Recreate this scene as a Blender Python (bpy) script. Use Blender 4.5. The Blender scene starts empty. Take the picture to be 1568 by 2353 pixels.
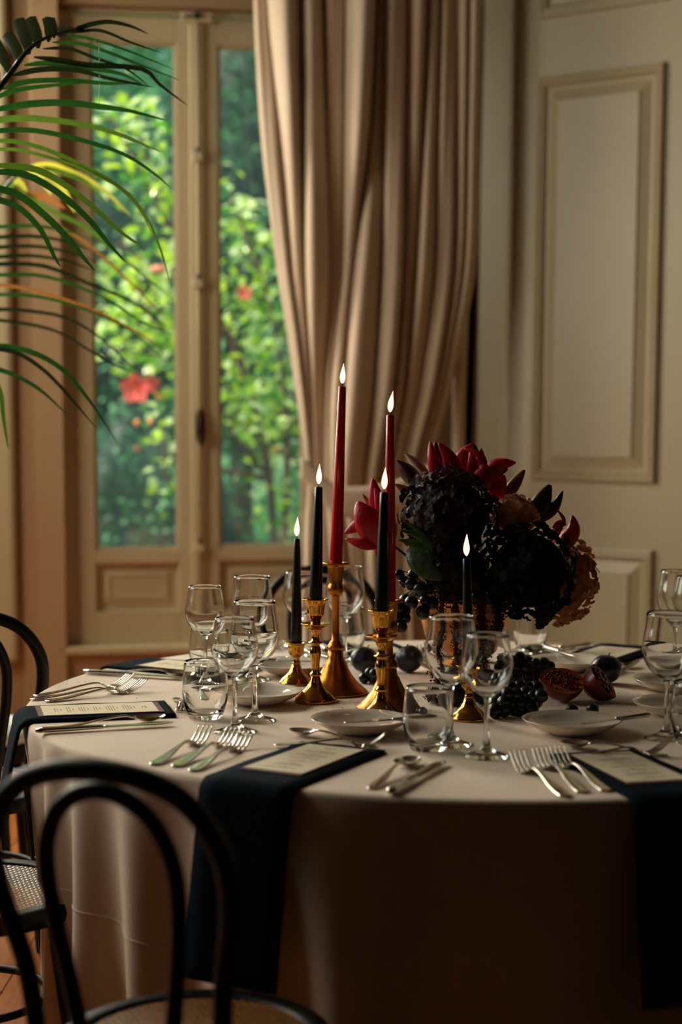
import bpy, math, random
from mathutils import Vector, Matrix, noise
random.seed(7)
R = random.Random(11)
PI = math.pi
C = bpy.context.scene.collection

# ------------------------------------------------------------------ camera
F, PITCH, ROLL, CY, CAMZ = 3800.0, 0.110, 0.0044, 1385.0, 1.317
_r = Vector((1, 0, 0)); _u = Vector((0, math.sin(PITCH), math.cos(PITCH)))
CR = _r * math.cos(ROLL) + _u * math.sin(ROLL)
CU = -_r * math.sin(ROLL) + _u * math.cos(ROLL)
CF = Vector((0, math.cos(PITCH), -math.sin(PITCH)))
CO = Vector((0, 0, CAMZ))
cd = bpy.data.cameras.new('camera'); cam = bpy.data.objects.new('camera', cd); C.objects.link(cam)
cd.sensor_fit = 'VERTICAL'; cd.sensor_height = 36.0; cd.sensor_width = 24.0
cd.lens = F / 2353 * 36.0; cd.shift_y = (CY - 1176.5) / 2353
cam.matrix_world = Matrix(((CR.x, CU.x, -CF.x, CO.x), (CR.y, CU.y, -CF.y, CO.y), (CR.z, CU.z, -CF.z, CO.z), (0, 0, 0, 1)))
cd.dof.use_dof = True; cd.dof.focus_distance = 3.25; cd.dof.aperture_fstop = 2.2
cd.clip_end = 200
bpy.context.scene.camera = cam

# ------------------------------------------------------------------ world, lights, exposure
w = bpy.data.worlds.new('world'); bpy.context.scene.world = w; w.use_nodes = True
bg = w.node_tree.nodes['Background']; bg.inputs[0].default_value = (0.62, 0.78, 1.0, 1); bg.inputs[1].default_value = 2.0
def light(name, kind, loc, energy, color, **k):
    d = bpy.data.lights.new(name, kind); o = bpy.data.objects.new(name, d); C.objects.link(o)
    o.location = loc; d.energy = energy; d.color = color
    for a, b in k.items():
        if a == 'aim': o.rotation_euler = (Vector(b) - Vector(loc)).to_track_quat('-Z', 'Y').to_euler()
        else: setattr(d, a, b)
    return o
light('sun', 'SUN', (0, 8, 8), 10.0, (1.0, 0.95, 0.80), angle=0.01, aim=(2.4, 9.0, 5.0))
light('side_window_daylight', 'AREA', (-2.62, 4.0, 2.25), 74, (1.0, 0.90, 0.72), shape='RECTANGLE', size=1.6, size_y=1.9, aim=(0.1, 3.3, 0.7))
light('back_left_window_daylight', 'AREA', (-1.9, 5.86, 2.15), 138, (1.0, 0.93, 0.78), shape='RECTANGLE', size=0.95, size_y=1.9, aim=(-0.3, 3.3, 0.9))
sc = bpy.context.scene
sc.view_settings.view_transform = 'Standard'; sc.view_settings.look = 'None'
sc.view_settings.gamma = 1.0; sc.view_settings.use_curve_mapping = False
sc.view_settings.exposure = -0.06

# ------------------------------------------------------------------ pixel helpers (reading the photograph)
def ray(px, py):
    return (CF * F + CR * (px - 784) - CU * (py - CY)).normalized()
def at(px, py, Y):
    d = ray(px, py); return CO + d * (Y / d.y)
TZ = 0.76
def onz(px, py, z=TZ):
    d = ray(px, py); return CO + d * ((z - CAMZ) / d.z)
def onplane(px, py, P, n):
    d = ray(px, py); return CO + d * ((Vector(P) - CO).dot(n) / d.dot(n))
TC = Vector((0.2755, 3.29, 0)); TR = 0.90

# ------------------------------------------------------------------ materials
def lin(c):
    return tuple((x / 255 / 12.92) if x / 255 <= 0.04045 else ((x / 255 + 0.055) / 1.055) ** 2.4 for x in c) + (1.0,)
MATS = {}
def mat(name, rgb, rough=0.5, metal=0.0, spec=0.5, noise_amt=0.0, noise_scale=20, rgb2=None, bump=0.0, bump_scale=200,
        trans=0.0, sheen=0.0, coat=0.0, emit=None, estr=0.0, sss=0.0, stretch=None, transl=0.0):
    if name in MATS: return MATS[name]
    m = bpy.data.materials.new(name); m.use_nodes = True; MATS[name] = m
    nt = m.node_tree; N = nt.nodes; L = nt.links; b = N['Principled BSDF']
    b.inputs['Base Color'].default_value = lin(rgb)
    b.inputs['Roughness'].default_value = rough; b.inputs['Metallic'].default_value = metal
    b.inputs['Specular IOR Level'].default_value = spec
    b.inputs['Sheen Weight'].default_value = sheen; b.inputs['Coat Weight'].default_value = coat
    if sss:
        b.inputs['Subsurface Weight'].default_value = sss; b.inputs['Subsurface Radius'].default_value = (0.01, 0.003, 0.002)
    if emit:
        b.inputs['Emission Color'].default_value = emit; b.inputs['Emission Strength'].default_value = estr
    tc = N.new('ShaderNodeTexCoord'); vec = tc.outputs['Object']
    if stretch:
        mp = N.new('ShaderNodeMapping'); mp.inputs['Scale'].default_value = stretch; L.new(vec, mp.inputs[0]); vec = mp.outputs[0]
    if rgb2:
        nz = N.new('ShaderNodeTexNoise'); nz.inputs['Scale'].default_value = noise_scale; nz.inputs['Detail'].default_value = 5
        L.new(vec, nz.inputs['Vector'])
        rp = N.new('ShaderNodeValToRGB'); rp.color_ramp.elements[0].position = 0.5 - 0.22 + noise_amt; rp.color_ramp.elements[1].position = 0.5 + 0.22 + noise_amt
        rp.color_ramp.elements[0].color = lin(rgb); rp.color_ramp.elements[1].color = lin(rgb2)
        L.new(nz.outputs['Fac'], rp.inputs[0]); L.new(rp.outputs[0], b.inputs['Base Color']); col = rp.outputs[0]
    else: col = None
    if bump:
        nb = N.new('ShaderNodeTexNoise'); nb.inputs['Scale'].default_value = bump_scale; nb.inputs['Detail'].default_value = 3
        L.new(vec, nb.inputs['Vector'])
        bp = N.new('ShaderNodeBump'); bp.inputs['Strength'].default_value = bump; bp.inputs['Distance'].default_value = 0.003
        L.new(nb.outputs['Fac'], bp.inputs['Height']); L.new(bp.outputs[0], b.inputs['Normal'])
    if transl:
        t = N.new('ShaderNodeBsdfTranslucent'); mx = N.new('ShaderNodeMixShader'); mx.inputs[0].default_value = transl
        if col: L.new(col, t.inputs[0])
        else: t.inputs[0].default_value = lin(rgb)
        L.new(b.outputs[0], mx.inputs[1]); L.new(t.outputs[0], mx.inputs[2]); L.new(mx.outputs[0], N['Material Output'].inputs[0])
    return m
def glass_mat(name, pane=False):
    if name in MATS: return MATS[name]
    m = bpy.data.materials.new(name); m.use_nodes = True; MATS[name] = m
    nt = m.node_tree; N = nt.nodes; L = nt.links; N.remove(N['Principled BSDF'])
    if pane:
        t = N.new('ShaderNodeBsdfTransparent'); t.inputs[0].default_value = (0.95, 0.97, 0.95, 1)
        g = N.new('ShaderNodeBsdfGlossy'); g.inputs[1].default_value = 0.02
        fr = N.new('ShaderNodeFresnel'); fr.inputs[0].default_value = 1.45
        mx = N.new('ShaderNodeMixShader'); L.new(fr.outputs[0], mx.inputs[0]); L.new(t.outputs[0], mx.inputs[1]); L.new(g.outputs[0], mx.inputs[2])
        tc = N.new('ShaderNodeTexCoord'); mp = N.new('ShaderNodeMapping'); mp.inputs['Scale'].default_value = (9, 1, 1.2); nz = N.new('ShaderNodeTexNoise'); nz.inputs['Scale'].default_value = 2.0
        mr = N.new('ShaderNodeMapRange'); mr.inputs[3].default_value = 0.0; mr.inputs[4].default_value = 0.07
        L.new(tc.outputs['Object'], mp.inputs[0]); L.new(mp.outputs[0], nz.inputs['Vector']); L.new(nz.outputs['Fac'], mr.inputs[0])
        tr = N.new('ShaderNodeBsdfTranslucent'); tr.inputs[0].default_value = (0.85, 0.88, 0.82, 1)  # streaky translucent veil imitates the hazy glow over the glass
        m2 = N.new('ShaderNodeMixShader'); L.new(mr.outputs[0], m2.inputs[0]); L.new(mx.outputs[0], m2.inputs[1]); L.new(tr.outputs[0], m2.inputs[2]); mx = m2
        L.new(mx.outputs[0], N['Material Output'].inputs[0])
    else:
        g = N.new('ShaderNodeBsdfGlass'); g.inputs['Roughness'].default_value = 0.0; g.inputs['IOR'].default_value = 1.48
        g.inputs[0].default_value = (0.985, 0.99, 0.985, 1)
        L.new(g.outputs[0], N['Material Output'].inputs[0])
    return m

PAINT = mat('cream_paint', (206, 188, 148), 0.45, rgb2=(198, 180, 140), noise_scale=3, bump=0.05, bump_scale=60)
SHADEP = mat('shaded_panel_paint', (176, 160, 124), 0.45, rgb2=(169, 153, 118), noise_scale=3, bump=0.05, bump_scale=60)  # cream paint again, with this wall's shade put into a darker tone
PAINT_PINK = mat('warm_beige_paint', (190, 156, 116), 0.5, rgb2=(184, 150, 110), noise_scale=3)
WALLB = mat('beige_wall', (176, 142, 104), 0.6, rgb2=(168, 134, 97), noise_scale=3)
DARKWALL = mat('bounce_cut_plaster', (28, 18, 14), 0.8, rgb2=(24, 15, 12), noise_scale=2)  # near-black tone for unseen walls, so they send little light back
PLANK = mat('oak_plank', (184, 112, 46), 0.35, rgb2=(146, 82, 32), noise_scale=9, stretch=(9, 1, 1), bump=0.1, bump_scale=60)
CLOTH = mat('tablecloth_linen', (234, 213, 190), 0.85, rgb2=(227, 204, 180), noise_scale=5, bump=0.12, bump_scale=900, sheen=0.15)
NAVY = mat('navy_napkin_cloth', (7, 17, 27), 0.9, rgb2=(15, 32, 45), noise_scale=60, bump=0.5, bump_scale=500, spec=0.06, stretch=(1, 6, 1))
CARD = mat('menu_card_paper', (236, 222, 188), 0.8, rgb2=(230, 214, 178), noise_scale=20)
CARDB = mat('menu_card_backing', (120, 70, 66), 0.8, rgb2=(108, 62, 58), noise_scale=20)
INK = mat('menu_ink', (150, 120, 108), 0.9)
SILVER = mat('polished_cutlery_steel', (222, 216, 204), 0.14, 1.0, rgb2=(205, 198, 186), noise_scale=30)
PORC = mat('cream_porcelain', (226, 214, 198), 0.12, coat=0.4, rgb2=(222, 209, 192), noise_scale=8)
BRASS = mat('polished_brass', (226, 168, 78), 0.13, 1.0, rgb2=(205, 144, 58), noise_scale=25, bump=0.04, bump_scale=40)
OBRASS = mat('aged_matte_brass', (200, 134, 60), 0.32, 1.0, rgb2=(158, 96, 38), noise_scale=40, bump=0.12, bump_scale=90)
REDWAX = mat('red_candle_wax', (196, 8, 26), 0.22, sss=0.2, coat=0.3, rgb2=(178, 5, 20), noise_scale=12)
BLACKWAX = mat('black_candle_wax', (6, 9, 12), 0.3, coat=0.2, rgb2=(9, 12, 15), noise_scale=12)
WICK = mat('burnt_wick', (20, 14, 12), 0.9)
FLAME = mat('candle_flame', (255, 180, 90), 0.5)
def _flame():
    nt = FLAME.node_tree; N = nt.nodes; L = nt.links; e = N.new('ShaderNodeEmission'); lw = N.new('ShaderNodeLayerWeight'); lw.inputs[0].default_value = 0.5
    rp = N.new('ShaderNodeValToRGB'); rp.color_ramp.elements[0].position = 0.25; rp.color_ramp.elements[0].color = (1.0, 0.74, 0.40, 1); rp.color_ramp.elements[1].position = 0.85; rp.color_ramp.elements[1].color = (0.55, 0.16, 0.03, 1)
    e.inputs[1].default_value = 3.6; L.new(lw.outputs['Facing'], rp.inputs[0]); L.new(rp.outputs[0], e.inputs[0]); L.new(e.outputs[0], N['Material Output'].inputs[0])
_flame()
BENT = mat('black_bentwood', (3, 4, 5), 0.5, spec=0.2, coat=0.05, rgb2=(7, 8, 9), noise_scale=30, bump=0.05, bump_scale=80)
CANE = mat('woven_cane', (170, 118, 62), 0.4, rgb2=(128, 82, 40), noise_scale=60)
LITSEAT = mat('lit_seat_grey', (206, 206, 200), 0.8, rgb2=(190, 190, 186), noise_scale=20)  # pale grey puts the light on a cane seat into the colour
GLASS = glass_mat('clear_glass'); PANE = glass_mat('window_pane_glass', True)
CURT = mat('taupe_curtain_cloth', (212, 188, 160), 0.85, rgb2=(203, 179, 150), noise_scale=6, bump=0.15, bump_scale=500, sheen=0.2)
GAPSHADE = mat('curtain_gap_shade', (30, 22, 16), 0.9, rgb2=(24, 18, 13), noise_scale=8)  # shade of the gap at the curtain edge, as a dark colour
BRONZE = mat('dark_bronze_handle', (46, 32, 20), 0.4, 0.8, rgb2=(34, 22, 14), noise_scale=40)

# ------------------------------------------------------------------ mesh helpers
class MB:
    def __init__(s): s.v = []; s.f = []
    def add(s, vs, fs):
        o = len(s.v); s.v += [tuple(p) for p in vs]; s.f += [tuple(i + o for i in f) for f in fs]; return s
    def box(s, x0, x1, y0, y1, z0, z1):
        v = [(x, y, z) for x in (x0, x1) for y in (y0, y1) for z in (z0, z1)]
        return s.add(v, [(0, 1, 3, 2), (4, 6, 7, 5), (0, 4, 5, 1), (2, 3, 7, 6), (0, 2, 6, 4), (1, 5, 7, 3)])
    def grid(s, nu, nv, fn, closeu=False):
        vs = [fn(i / (nu if closeu else nu - 1), j / (nv - 1)) for j in range(nv) for i in range(nu)]
        fs = []
        for j in range(nv - 1):
            for i in range(nu if closeu else nu - 1):
                a = j * nu + i; b = j * nu + (i + 1) % nu
                fs.append((a, b, b + nu, a + nu))
        return s.add(vs, fs)
    def lathe(s, prof, n=32, flute=None, c=(0, 0, 0), cap=True):
        vs = []
        for k, (r, z) in enumerate(prof):
            for i in range(n):
                a = 2 * PI * i / n; rr = r
                if flute and flute[0] <= k <= flute[1]: rr = r * (1 - flute[3] * (0.5 + 0.5 * math.cos(flute[2] * a)))
                vs.append((c[0] + rr * math.cos(a), c[1] + rr * math.sin(a), c[2] + z))
        fs = []
        for k in range(len(prof) - 1):
            for i in range(n):
                j = (i + 1) % n; fs.append((k * n + i, k * n + j, (k + 1) * n + j, (k + 1) * n + i))
        if cap:
            if prof[0][0] > 1e-6: fs.append(tuple(reversed(range(n))))
            if prof[-1][0] > 1e-6: fs.append(tuple((len(prof) - 1) * n + i for i in range(n)))
        return s.add(vs, fs)
    def tube(s, pts, rad, n=10, closed=False, flat=1.0):
        pts = [Vector(p) for p in pts]; m = len(pts)
        rs = rad if isinstance(rad, (list, tuple)) else [rad] * m
        vs = []; up = None
        for i, p in enumerate(pts):
            if closed: t = (pts[(i + 1) % m] - pts[i - 1])
            else: t = pts[min(i + 1, m - 1)] - pts[max(i - 1, 0)]
            t.normalize()
            if up is None:
                up = Vector((0, 0, 1)) if abs(t.z) < 0.9 else Vector((1, 0, 0))
            a = t.cross(up)
            if a.length < 1e-4: a = t.cross(Vector((0, 1, 0.1)))
            a.normalize(); b = a.cross(t).normalized(); up = b
            for k in range(n):
                an = 2 * PI * k / n; vs.append(p + a * math.cos(an) * rs[i] + b * math.sin(an) * rs[i] * flat)
        fs = []
        for i in range(m if closed else m - 1):
            for k in range(n):
                k2 = (k + 1) % n; i2 = (i + 1) % m
                fs.append((i * n + k, i2 * n + k, i2 * n + k2, i * n + k2))
        if not closed:
            fs.append(tuple(reversed(range(n)))) ; fs.append(tuple((m - 1) * n + k for k in range(n)))
            fs[-2], fs[-1] = tuple(range(n)), tuple(reversed([(m - 1) * n + k for k in range(n)]))
        return s.add(vs, fs)
    def strip(s, secs):
        """secs: (center, side vector half-width, up vector half-thickness) -> rounded flat bar"""
        vs = []
        for c, a, b in secs:
            c = Vector(c); a = Vector(a); b = Vector(b)
            vs += [c - a, c - a * 0.6 - b, c + a * 0.6 - b, c + a, c + a * 0.6 + b, c - a * 0.6 + b]
        fs = []; n = 6
        for i in range(len(secs) - 1):
            for k in range(n):
                k2 = (k + 1) % n; fs.append((i * n + k, i * n + k2, (i + 1) * n + k2, (i + 1) * n + k))
        fs.append(tuple(reversed(range(n)))); fs.append(tuple((len(secs) - 1) * n + k for k in range(n)))
        return s.add(vs, fs)
    def ball(s, c, r, n=12, m=8, sq=(1, 1, 1)):
        pr = [(math.sin(PI * k / m) * r, -math.cos(PI * k / m) * r) for k in range(m + 1)]
        pr[0] = (0.0001 * r, -r); pr[-1] = (0.0001 * r, r)
        vs = []; c = Vector(c)
        for (q, z) in pr:
            for i in range(n):
                a = 2 * PI * i / n; vs.append((c.x + q * math.cos(a) * sq[0], c.y + q * math.sin(a) * sq[1], c.z + z * sq[2]))
        fs = [(k * n + i, k * n + (i + 1) % n, (k + 1) * n + (i + 1) % n, (k + 1) * n + i) for k in range(m) for i in range(n)]
        return s.add(vs, fs)
    def mesh(s, name, m, smooth=True, angle=None):
        me = bpy.data.meshes.new(name); me.from_pydata(s.v, [], s.f); me.materials.append(m)
        if smooth: me.polygons.foreach_set('use_smooth', [True] * len(me.polygons))
        if angle: 
            try: me.set_sharp_from_angle(angle=math.radians(angle))
            except Exception: pass
        me.update(); return me
    def build(s, name, m, parent=None, smooth=True, angle=None, label=None, kind=None):
        return obj(name, s.mesh(name, m, smooth, angle), parent, label, kind)
def obj(name, me, parent=None, label=None, kind=None, loc=None, rot=None):
    o = bpy.data.objects.new(name, me); C.objects.link(o)
    if parent: o.parent = parent
    if label: o['label'] = label
    if kind: o['kind'] = kind
    if loc is not None: o.location = loc
    if rot is not None: o.rotation_euler = rot
    return o
def thing(name, label, cat, loc=(0, 0, 0), rz=0.0, group=None, kind=None):
    o = bpy.data.objects.new(name, None); C.objects.link(o); o.empty_display_size = 0.05
    o.location = loc; o.rotation_euler = (0, 0, rz)
    if kind: o['kind'] = kind
    if label: o['label'] = label
    if cat: o['category'] = cat
    if group: o['group'] = group
    return o
def tag(o, label, cat, group=None):
    o['label'] = label; o['category'] = cat
    if group: o['group'] = group
    return o
def copy_tree(root, loc, rot, label, group=None):
    r = root.copy(); C.objects.link(r); r.location = loc; r.rotation_euler = rot; r['label'] = label
    if group: r['group'] = group
    for ch in list(root.children):
        c = ch.copy(); C.objects.link(c); c.parent = r
        for g in list(ch.children):
            d = g.copy(); C.objects.link(d); d.parent = c
    return r
def interp(keys, t):
    """keys [(t, v...)] piecewise smooth (Catmull-Rom) interpolation of scalars or vectors"""
    n = len(keys)
    if t <= keys[0][0]: return keys[0][1]
    if t >= keys[-1][0]: return keys[-1][1]
    for i in range(n - 1):
        if t <= keys[i + 1][0]:
            f = (t - keys[i][0]) / (keys[i + 1][0] - keys[i][0])
            p0 = keys[max(i - 1, 0)][1]; p1 = keys[i][1]; p2 = keys[i + 1][1]; p3 = keys[min(i + 2, n - 1)][1]
            return 0.5 * ((2 * p1) + (p2 - p0) * f + (2 * p0 - 5 * p1 + 4 * p2 - p3) * f * f + (3 * p1 - p0 - 3 * p2 + p3) * f ** 3)
def spline(pts, n):
    k = [(i / (len(pts) - 1), Vector(p)) for i, p in enumerate(pts)]
    return [interp(k, i / (n - 1)) for i in range(n)]

# ================================================================== SETTING
A8 = math.radians(8); WO = Vector((-0.5, 6.1, 0)); WE = Vector((math.cos(A8), math.sin(A8), 0)); WN = Vector((-math.sin(A8), math.cos(A8), 0))
def WL(px, py, off=0.0):
    p = onplane(px, py, WO + WN * off, WN); return (p - WO).dot(WE), p.z
RA = math.radians(-35); RE = Vector((math.cos(RA), math.sin(RA), 0)); RN = Vector((-math.sin(RA), math.cos(RA), 0))
RP = onplane(1098, 964, WO, WN); RP.z = 0
def RL(px, py):
    p = onplane(px, py, RP, RN); return (p - RP).dot(RE), p.z
CEIL = 3.45

# floor of planks
fl = MB().box(-3.3, 4.1, -3.1, 7.0, -0.08, -0.02).build('floor', mat('floor_subboard', (60, 36, 20), 0.8), smooth=False, kind='structure')
pk = MB(); pk.box(-0.058, 0.058, -0.895, 0.895, -0.02, 0.0)
pme = pk.mesh('plank', PLANK, False)
DARKF = mat('bounce_cut_floor', (44, 26, 16), 0.5, rgb2=(36, 20, 12), noise_scale=9, stretch=(9, 1, 1))  # unseen front floor, darkened to keep bounce off the cloth
for i in range(-11, 10):
    for j in range(7):
        x = i * 0.12; y = 0.1 + j * 0.9 * 2 * 0.5 + (0.45 if i % 2 else 0)
        if j % 2 == 0 and j > 0:
            o = obj('plank', pme, fl, loc=(x, 0.4 + j * 0.9 + (0.6 if i % 2 else 0), 0)); o.scale = (1, 1, 1)
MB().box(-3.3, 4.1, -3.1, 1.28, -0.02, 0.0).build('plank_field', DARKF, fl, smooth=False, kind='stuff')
sf_ = MB()
for i in list(range(-24, -11)) + list(range(10, 34)):
    for j in range(1, 4): y = 0.4 + j * 1.8 + (0.6 if i % 2 else 0); sf_.box(i * 0.12 - 0.058, i * 0.12 + 0.058, max(y - 0.895, 1.3), y + 0.895, -0.02, 0.0)
sf_.build('side_boards', PLANK, fl, smooth=False, kind='stuff')

# opening of the French window
U0, ZB = WL(146, 1489); U1, _ = WL(772, 1489); _, ZT = WL(300, 12)
def wallobj(name, m=WALLB): 
    return thing(name, None, None, WO, A8, kind='structure')
wb = wallobj('wall_back')
uL = -2.22; uR = (RP - WO).dot(WE)
MB().box(uL, -2.0, 0, 0.3, 0, CEIL).box(-2.0, -0.95, 0, 0.3, 0, 1.1).box(-2.0, -0.95, 0, 0.3, 3.2, CEIL).box(-0.95, U0, 0, 0.3, 0, CEIL).box(U1, uR + 0.1, 0, 0.3, 0, CEIL).box(U0, U1, 0, 0.3, 0, ZB).box(U0, U1, 0, 0.3, ZT, CEIL).build('wall_surface', WALLB, wb, smooth=False)
# casing boards left of the window, each one proud of the next
for i, (a, b, d, m) in enumerate(((45, 81, 0.012, PAINT_PINK), (81, 146, 0.030, PAINT_PINK))):
    ua, _ = WL(a, 900); ub, _ = WL(b, 900)
    o = MB().box(ua, ub, -d, 0.0, 0, CEIL).build('trim_%d' % (i + 1), m, smooth=False, kind='structure'); o.location = WO; o.rotation_euler = (0, 0, A8)
    bv = o.modifiers.new('b', 'BEVEL'); bv.width = 0.004; bv.segments = 2
# pale raised panel at the far left, ends above the dado
ua, zp = WL(43, 1518)
o = MB().box(-0.9, ua, -0.05, 0.0, zp, CEIL).build('wall_panel', PAINT, wb, smooth=False)
bv = o.modifiers.new('b', 'BEVEL'); bv.width = 0.02; bv.segments = 3

# French window
win = thing('window_1', None, None, WO, A8, kind='structure')
def wbox(px0, py0, px1, py1, y0, y1, mb=None, off=0.0):
    u0, z1 = WL(px0, py0, off); u1, _ = WL(px1, py0, off); _, z0 = WL(px0, py1, off)
    return (mb or MB()).box(u0, u1, y0, y1, z0, z1)
def bev(o, w_=0.005, s=2):
    b = o.modifiers.new('b', 'BEVEL'); b.width = w_; b.segments = s; return o
uj, _ = WL(176, 900)
fr = MB().box(U0, uj, 0.05, 0.26, ZB, ZT).box(U1 - (uj - U0), U1, 0.05, 0.26, ZB, ZT).box(U0, U1, 0.05, 0.26, ZT - 0.02, ZT)
bev(fr.build('frame', PAINT, win, smooth=False))
_, zs0 = WL(300, 1484, 0.035); _, zst = WL(300, 38, 0.035)
sill = MB().box(U0 - 0.02, U1 + 0.02, -0.03, 0.3, ZB - 0.022, ZB + 0.006); bev(sill.build('sill', PAINT, win, smooth=False))
SY = 0.035   # sash front plane
uA, _ = WL(176, 900, SY); uB, _ = WL(452, 900, SY); uC = uB + 0.002; uD = U1 - (uj - U0)
def sash(u0, u1, gpx, label):
    # gpx: glass rect in local u,z
    g0, g1, z0, z1 = gpx
    s = MB().box(u0, g0, SY, SY + 0.05, zs0, zst).box(g1, u1, SY, SY + 0.05, zs0, zst).box(g0, g1, SY, SY + 0.05, z1, zst).box(g0, g1, SY, SY + 0.05, z0 - 0.05, z0)
    s.box(g0, g1, SY, SY + 0.05, zs0, zs0 + 0.13)
    o = bev(s.build('sash', PAINT, win, smooth=False), 0.004)
    # bottom solid panel with a raised field
    pz0, pz1 = zs0 + 0.13, z0 - 0.05
    lo = [(0, 0.03), (0.015, 0.034), (0.05, 0.02), (0.055, 0.026)]
    p = MB(); vs = []
    for d, y in lo:
        vs += [(g0 + d, SY + y, pz0 + d), (g1 - d, SY + y, pz0 + d), (g1 - d, SY + y, pz1 - d), (g0 + d, SY + y, pz1 - d)]
    fs = [(k * 4 + i, k * 4 + (i + 1) % 4, (k + 1) * 4 + (i + 1) % 4, (k + 1) * 4 + i) for k in range(len(lo) - 1) for i in range(4)] + [(12, 13, 14, 15)]
    p.add(vs, fs); p.build('lower_panel', PAINT, o, smooth=False)
    b = MB(); t = 0.010
    for (a0, a1, c0, c1) in ((g0 - 0.001, g0 + t, z0, z1), (g1 - t, g1 + 0.001, z0, z1), (g0, g1, z0 - 0.001, z0 + t), (g0, g1, z1 - t, z1 + 0.001)):
        b.box(a0, a1, SY + 0.012, SY + 0.03, c0, c1)
    bev(b.build('glazing_bead', PAINT, o, smooth=False), 0.004)
    MB().box(g0, g1, SY + 0.031, SY + 0.034, z0, z1).build('pane', PANE, o, smooth=False)
gl0, gz1 = WL(206, 93, SY); gl1, _ = WL(404, 93, SY); _, gz0 = WL(300, 1263, SY)
gr0, hz1 = WL(500, 105, SY); gr1 = uD - (gl0 - uA); _, hz0 = WL(560, 1256, SY)
sash(uA, uB, (gl0, gl1, gz0, gz1), 'l'); sash(uC, uD, (gr0, gr1, hz0, hz1), 'r')
# cover strip, rod, brackets and handle on the meeting stiles
cu, _ = WL(455, 700, SY); wcs = 0.027
bev(MB().box(cu - wcs, cu + wcs, SY - 0.014, SY, zs0, zst).build('cover_strip', PAINT, win, smooth=False), 0.006, 3)
MB().tube([(cu, SY - 0.024, zs0 + 0.02), (cu, SY - 0.024, zst + 0.01)], 0.0065, 10).build('espagnolette_rod', PAINT, win)
for py in (355, 645, 1250):
    _, z = WL(455, py, SY)
    br = MB().box(cu - 0.017, cu + 0.017, SY - 0.036, SY - 0.012, z - 0.028, z + 0.004); o = bev(br.build('rod_bracket', PAINT, win, smooth=False), 0.004)
    MB().ball((cu, SY - 0.036, z + 0.012), 0.008).build('screw', BRONZE, o)
_, z = WL(455, 42, SY)
la = MB().box(cu - 0.055, cu + 0.055, SY - 0.03, SY - 0.012, z - 0.02, z + 0.016); o = bev(la.build('top_latch', PAINT, win, smooth=False), 0.004)
MB().ball((cu, SY - 0.04, z), 0.012).tube([(cu, SY - 0.04, z), (cu - 0.05, SY - 0.03, z - 0.004)], 0.004, 6).build('latch_knob', BRONZE, o)
_, za = WL(460, 938, SY); _, zb_ = WL(460, 1024, SY); hu, _ = WL(460, 980, SY)
hp = MB(); n = 20; out = []
for i in range(n):
    a = 2 * PI * i / n; out.append((hu + 0.017 * math.cos(a), (za + zb_) / 2 + (za - zb_) / 2 * math.copysign(abs(math.sin(a)) ** 0.6, math.sin(a))))
hp.add([(x, SY - 0.016, z_) for x, z_ in out] + [(x, SY - 0.030, z_) for x, z_ in out], [tuple(range(n))[::-1], tuple(range(n, 2 * n))] + [(i, (i + 1) % n, n + (i + 1) % n, n + i) for i in range(n)])
o = hp.build('handle_plate', BRONZE, win, smooth=False)
MB().ball((hu, SY - 0.04, (za + zb_) / 2 - 0.01), 0.018, sq=(1, 0.8, 1.2)).tube([(hu, SY - 0.045, (za + zb_) / 2), (hu + 0.004, SY - 0.055, (za + zb_) / 2 - 0.05)], 0.006, 8).build('handle_knob', BRONZE, o)

# right panelled wall
wr = thing('wall_right', None, None, RP, RA, kind='structure')
MB().box(0.0, 4.2, 0, 0.3, 0, CEIL).build('wall_surface', SHADEP, wr, smooth=False)
def panel(u0, u1, z0, z1):
    lo = [(0, 0), (0.004, 0.016), (0.014, 0.020), (0.022, 0.014), (0.030, 0.017), (0.040, 0.004), (0.043, 0.001), (0.050, 0.001), (0.088, 0.014), (0.091, 0.019), (0.094, 0.019)]
    def build(name, l, fill):
        m = MB(); vs = []
        for d, y in l: vs += [(u0 + d, -y, z0 + d), (u1 - d, -y, z0 + d), (u1 - d, -y, z1 - d), (u0 + d, -y, z1 - d)]
        fs = [(k * 4 + i, k * 4 + (i + 1) % 4, (k + 1) * 4 + (i + 1) % 4, (k + 1) * 4 + i) for k in range(len(l) - 1) for i in range(4)]
        if fill: q = (len(l) - 1) * 4; fs.append((q, q + 1, q + 2, q + 3))
        return m.add(vs, fs).build(name, SHADEP, wr, smooth=False)
    build('panel_moulding', lo[:6], False); build('wall_panel', lo[5:], True)
pu0, _ = RL(1237, 640); pu1, _ = RL(1523, 640); _, pz1 = RL(1385, 160); _, pz0 = RL(1360, 1108)
_, qz1 = RL(1400, 1258); _, rz0 = RL(1400, 22)
panel(pu0 - 0.012, pu1 - 0.004, pz0, pz1); panel(pu0 - 0.012, pu1 - 0.004, 0.16, qz1); panel(pu0 - 0.012, pu1 - 0.004, rz0, CEIL - 0.15)
pw = pu1 - pu0 + 0.25
for k in (1, 2, 3):
    for a, b in ((pz0, pz1), (0.16, qz1), (rz0, CEIL - 0.15)): panel(pu0 + pw * k, pu1 + pw * k, a, b)
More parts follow.
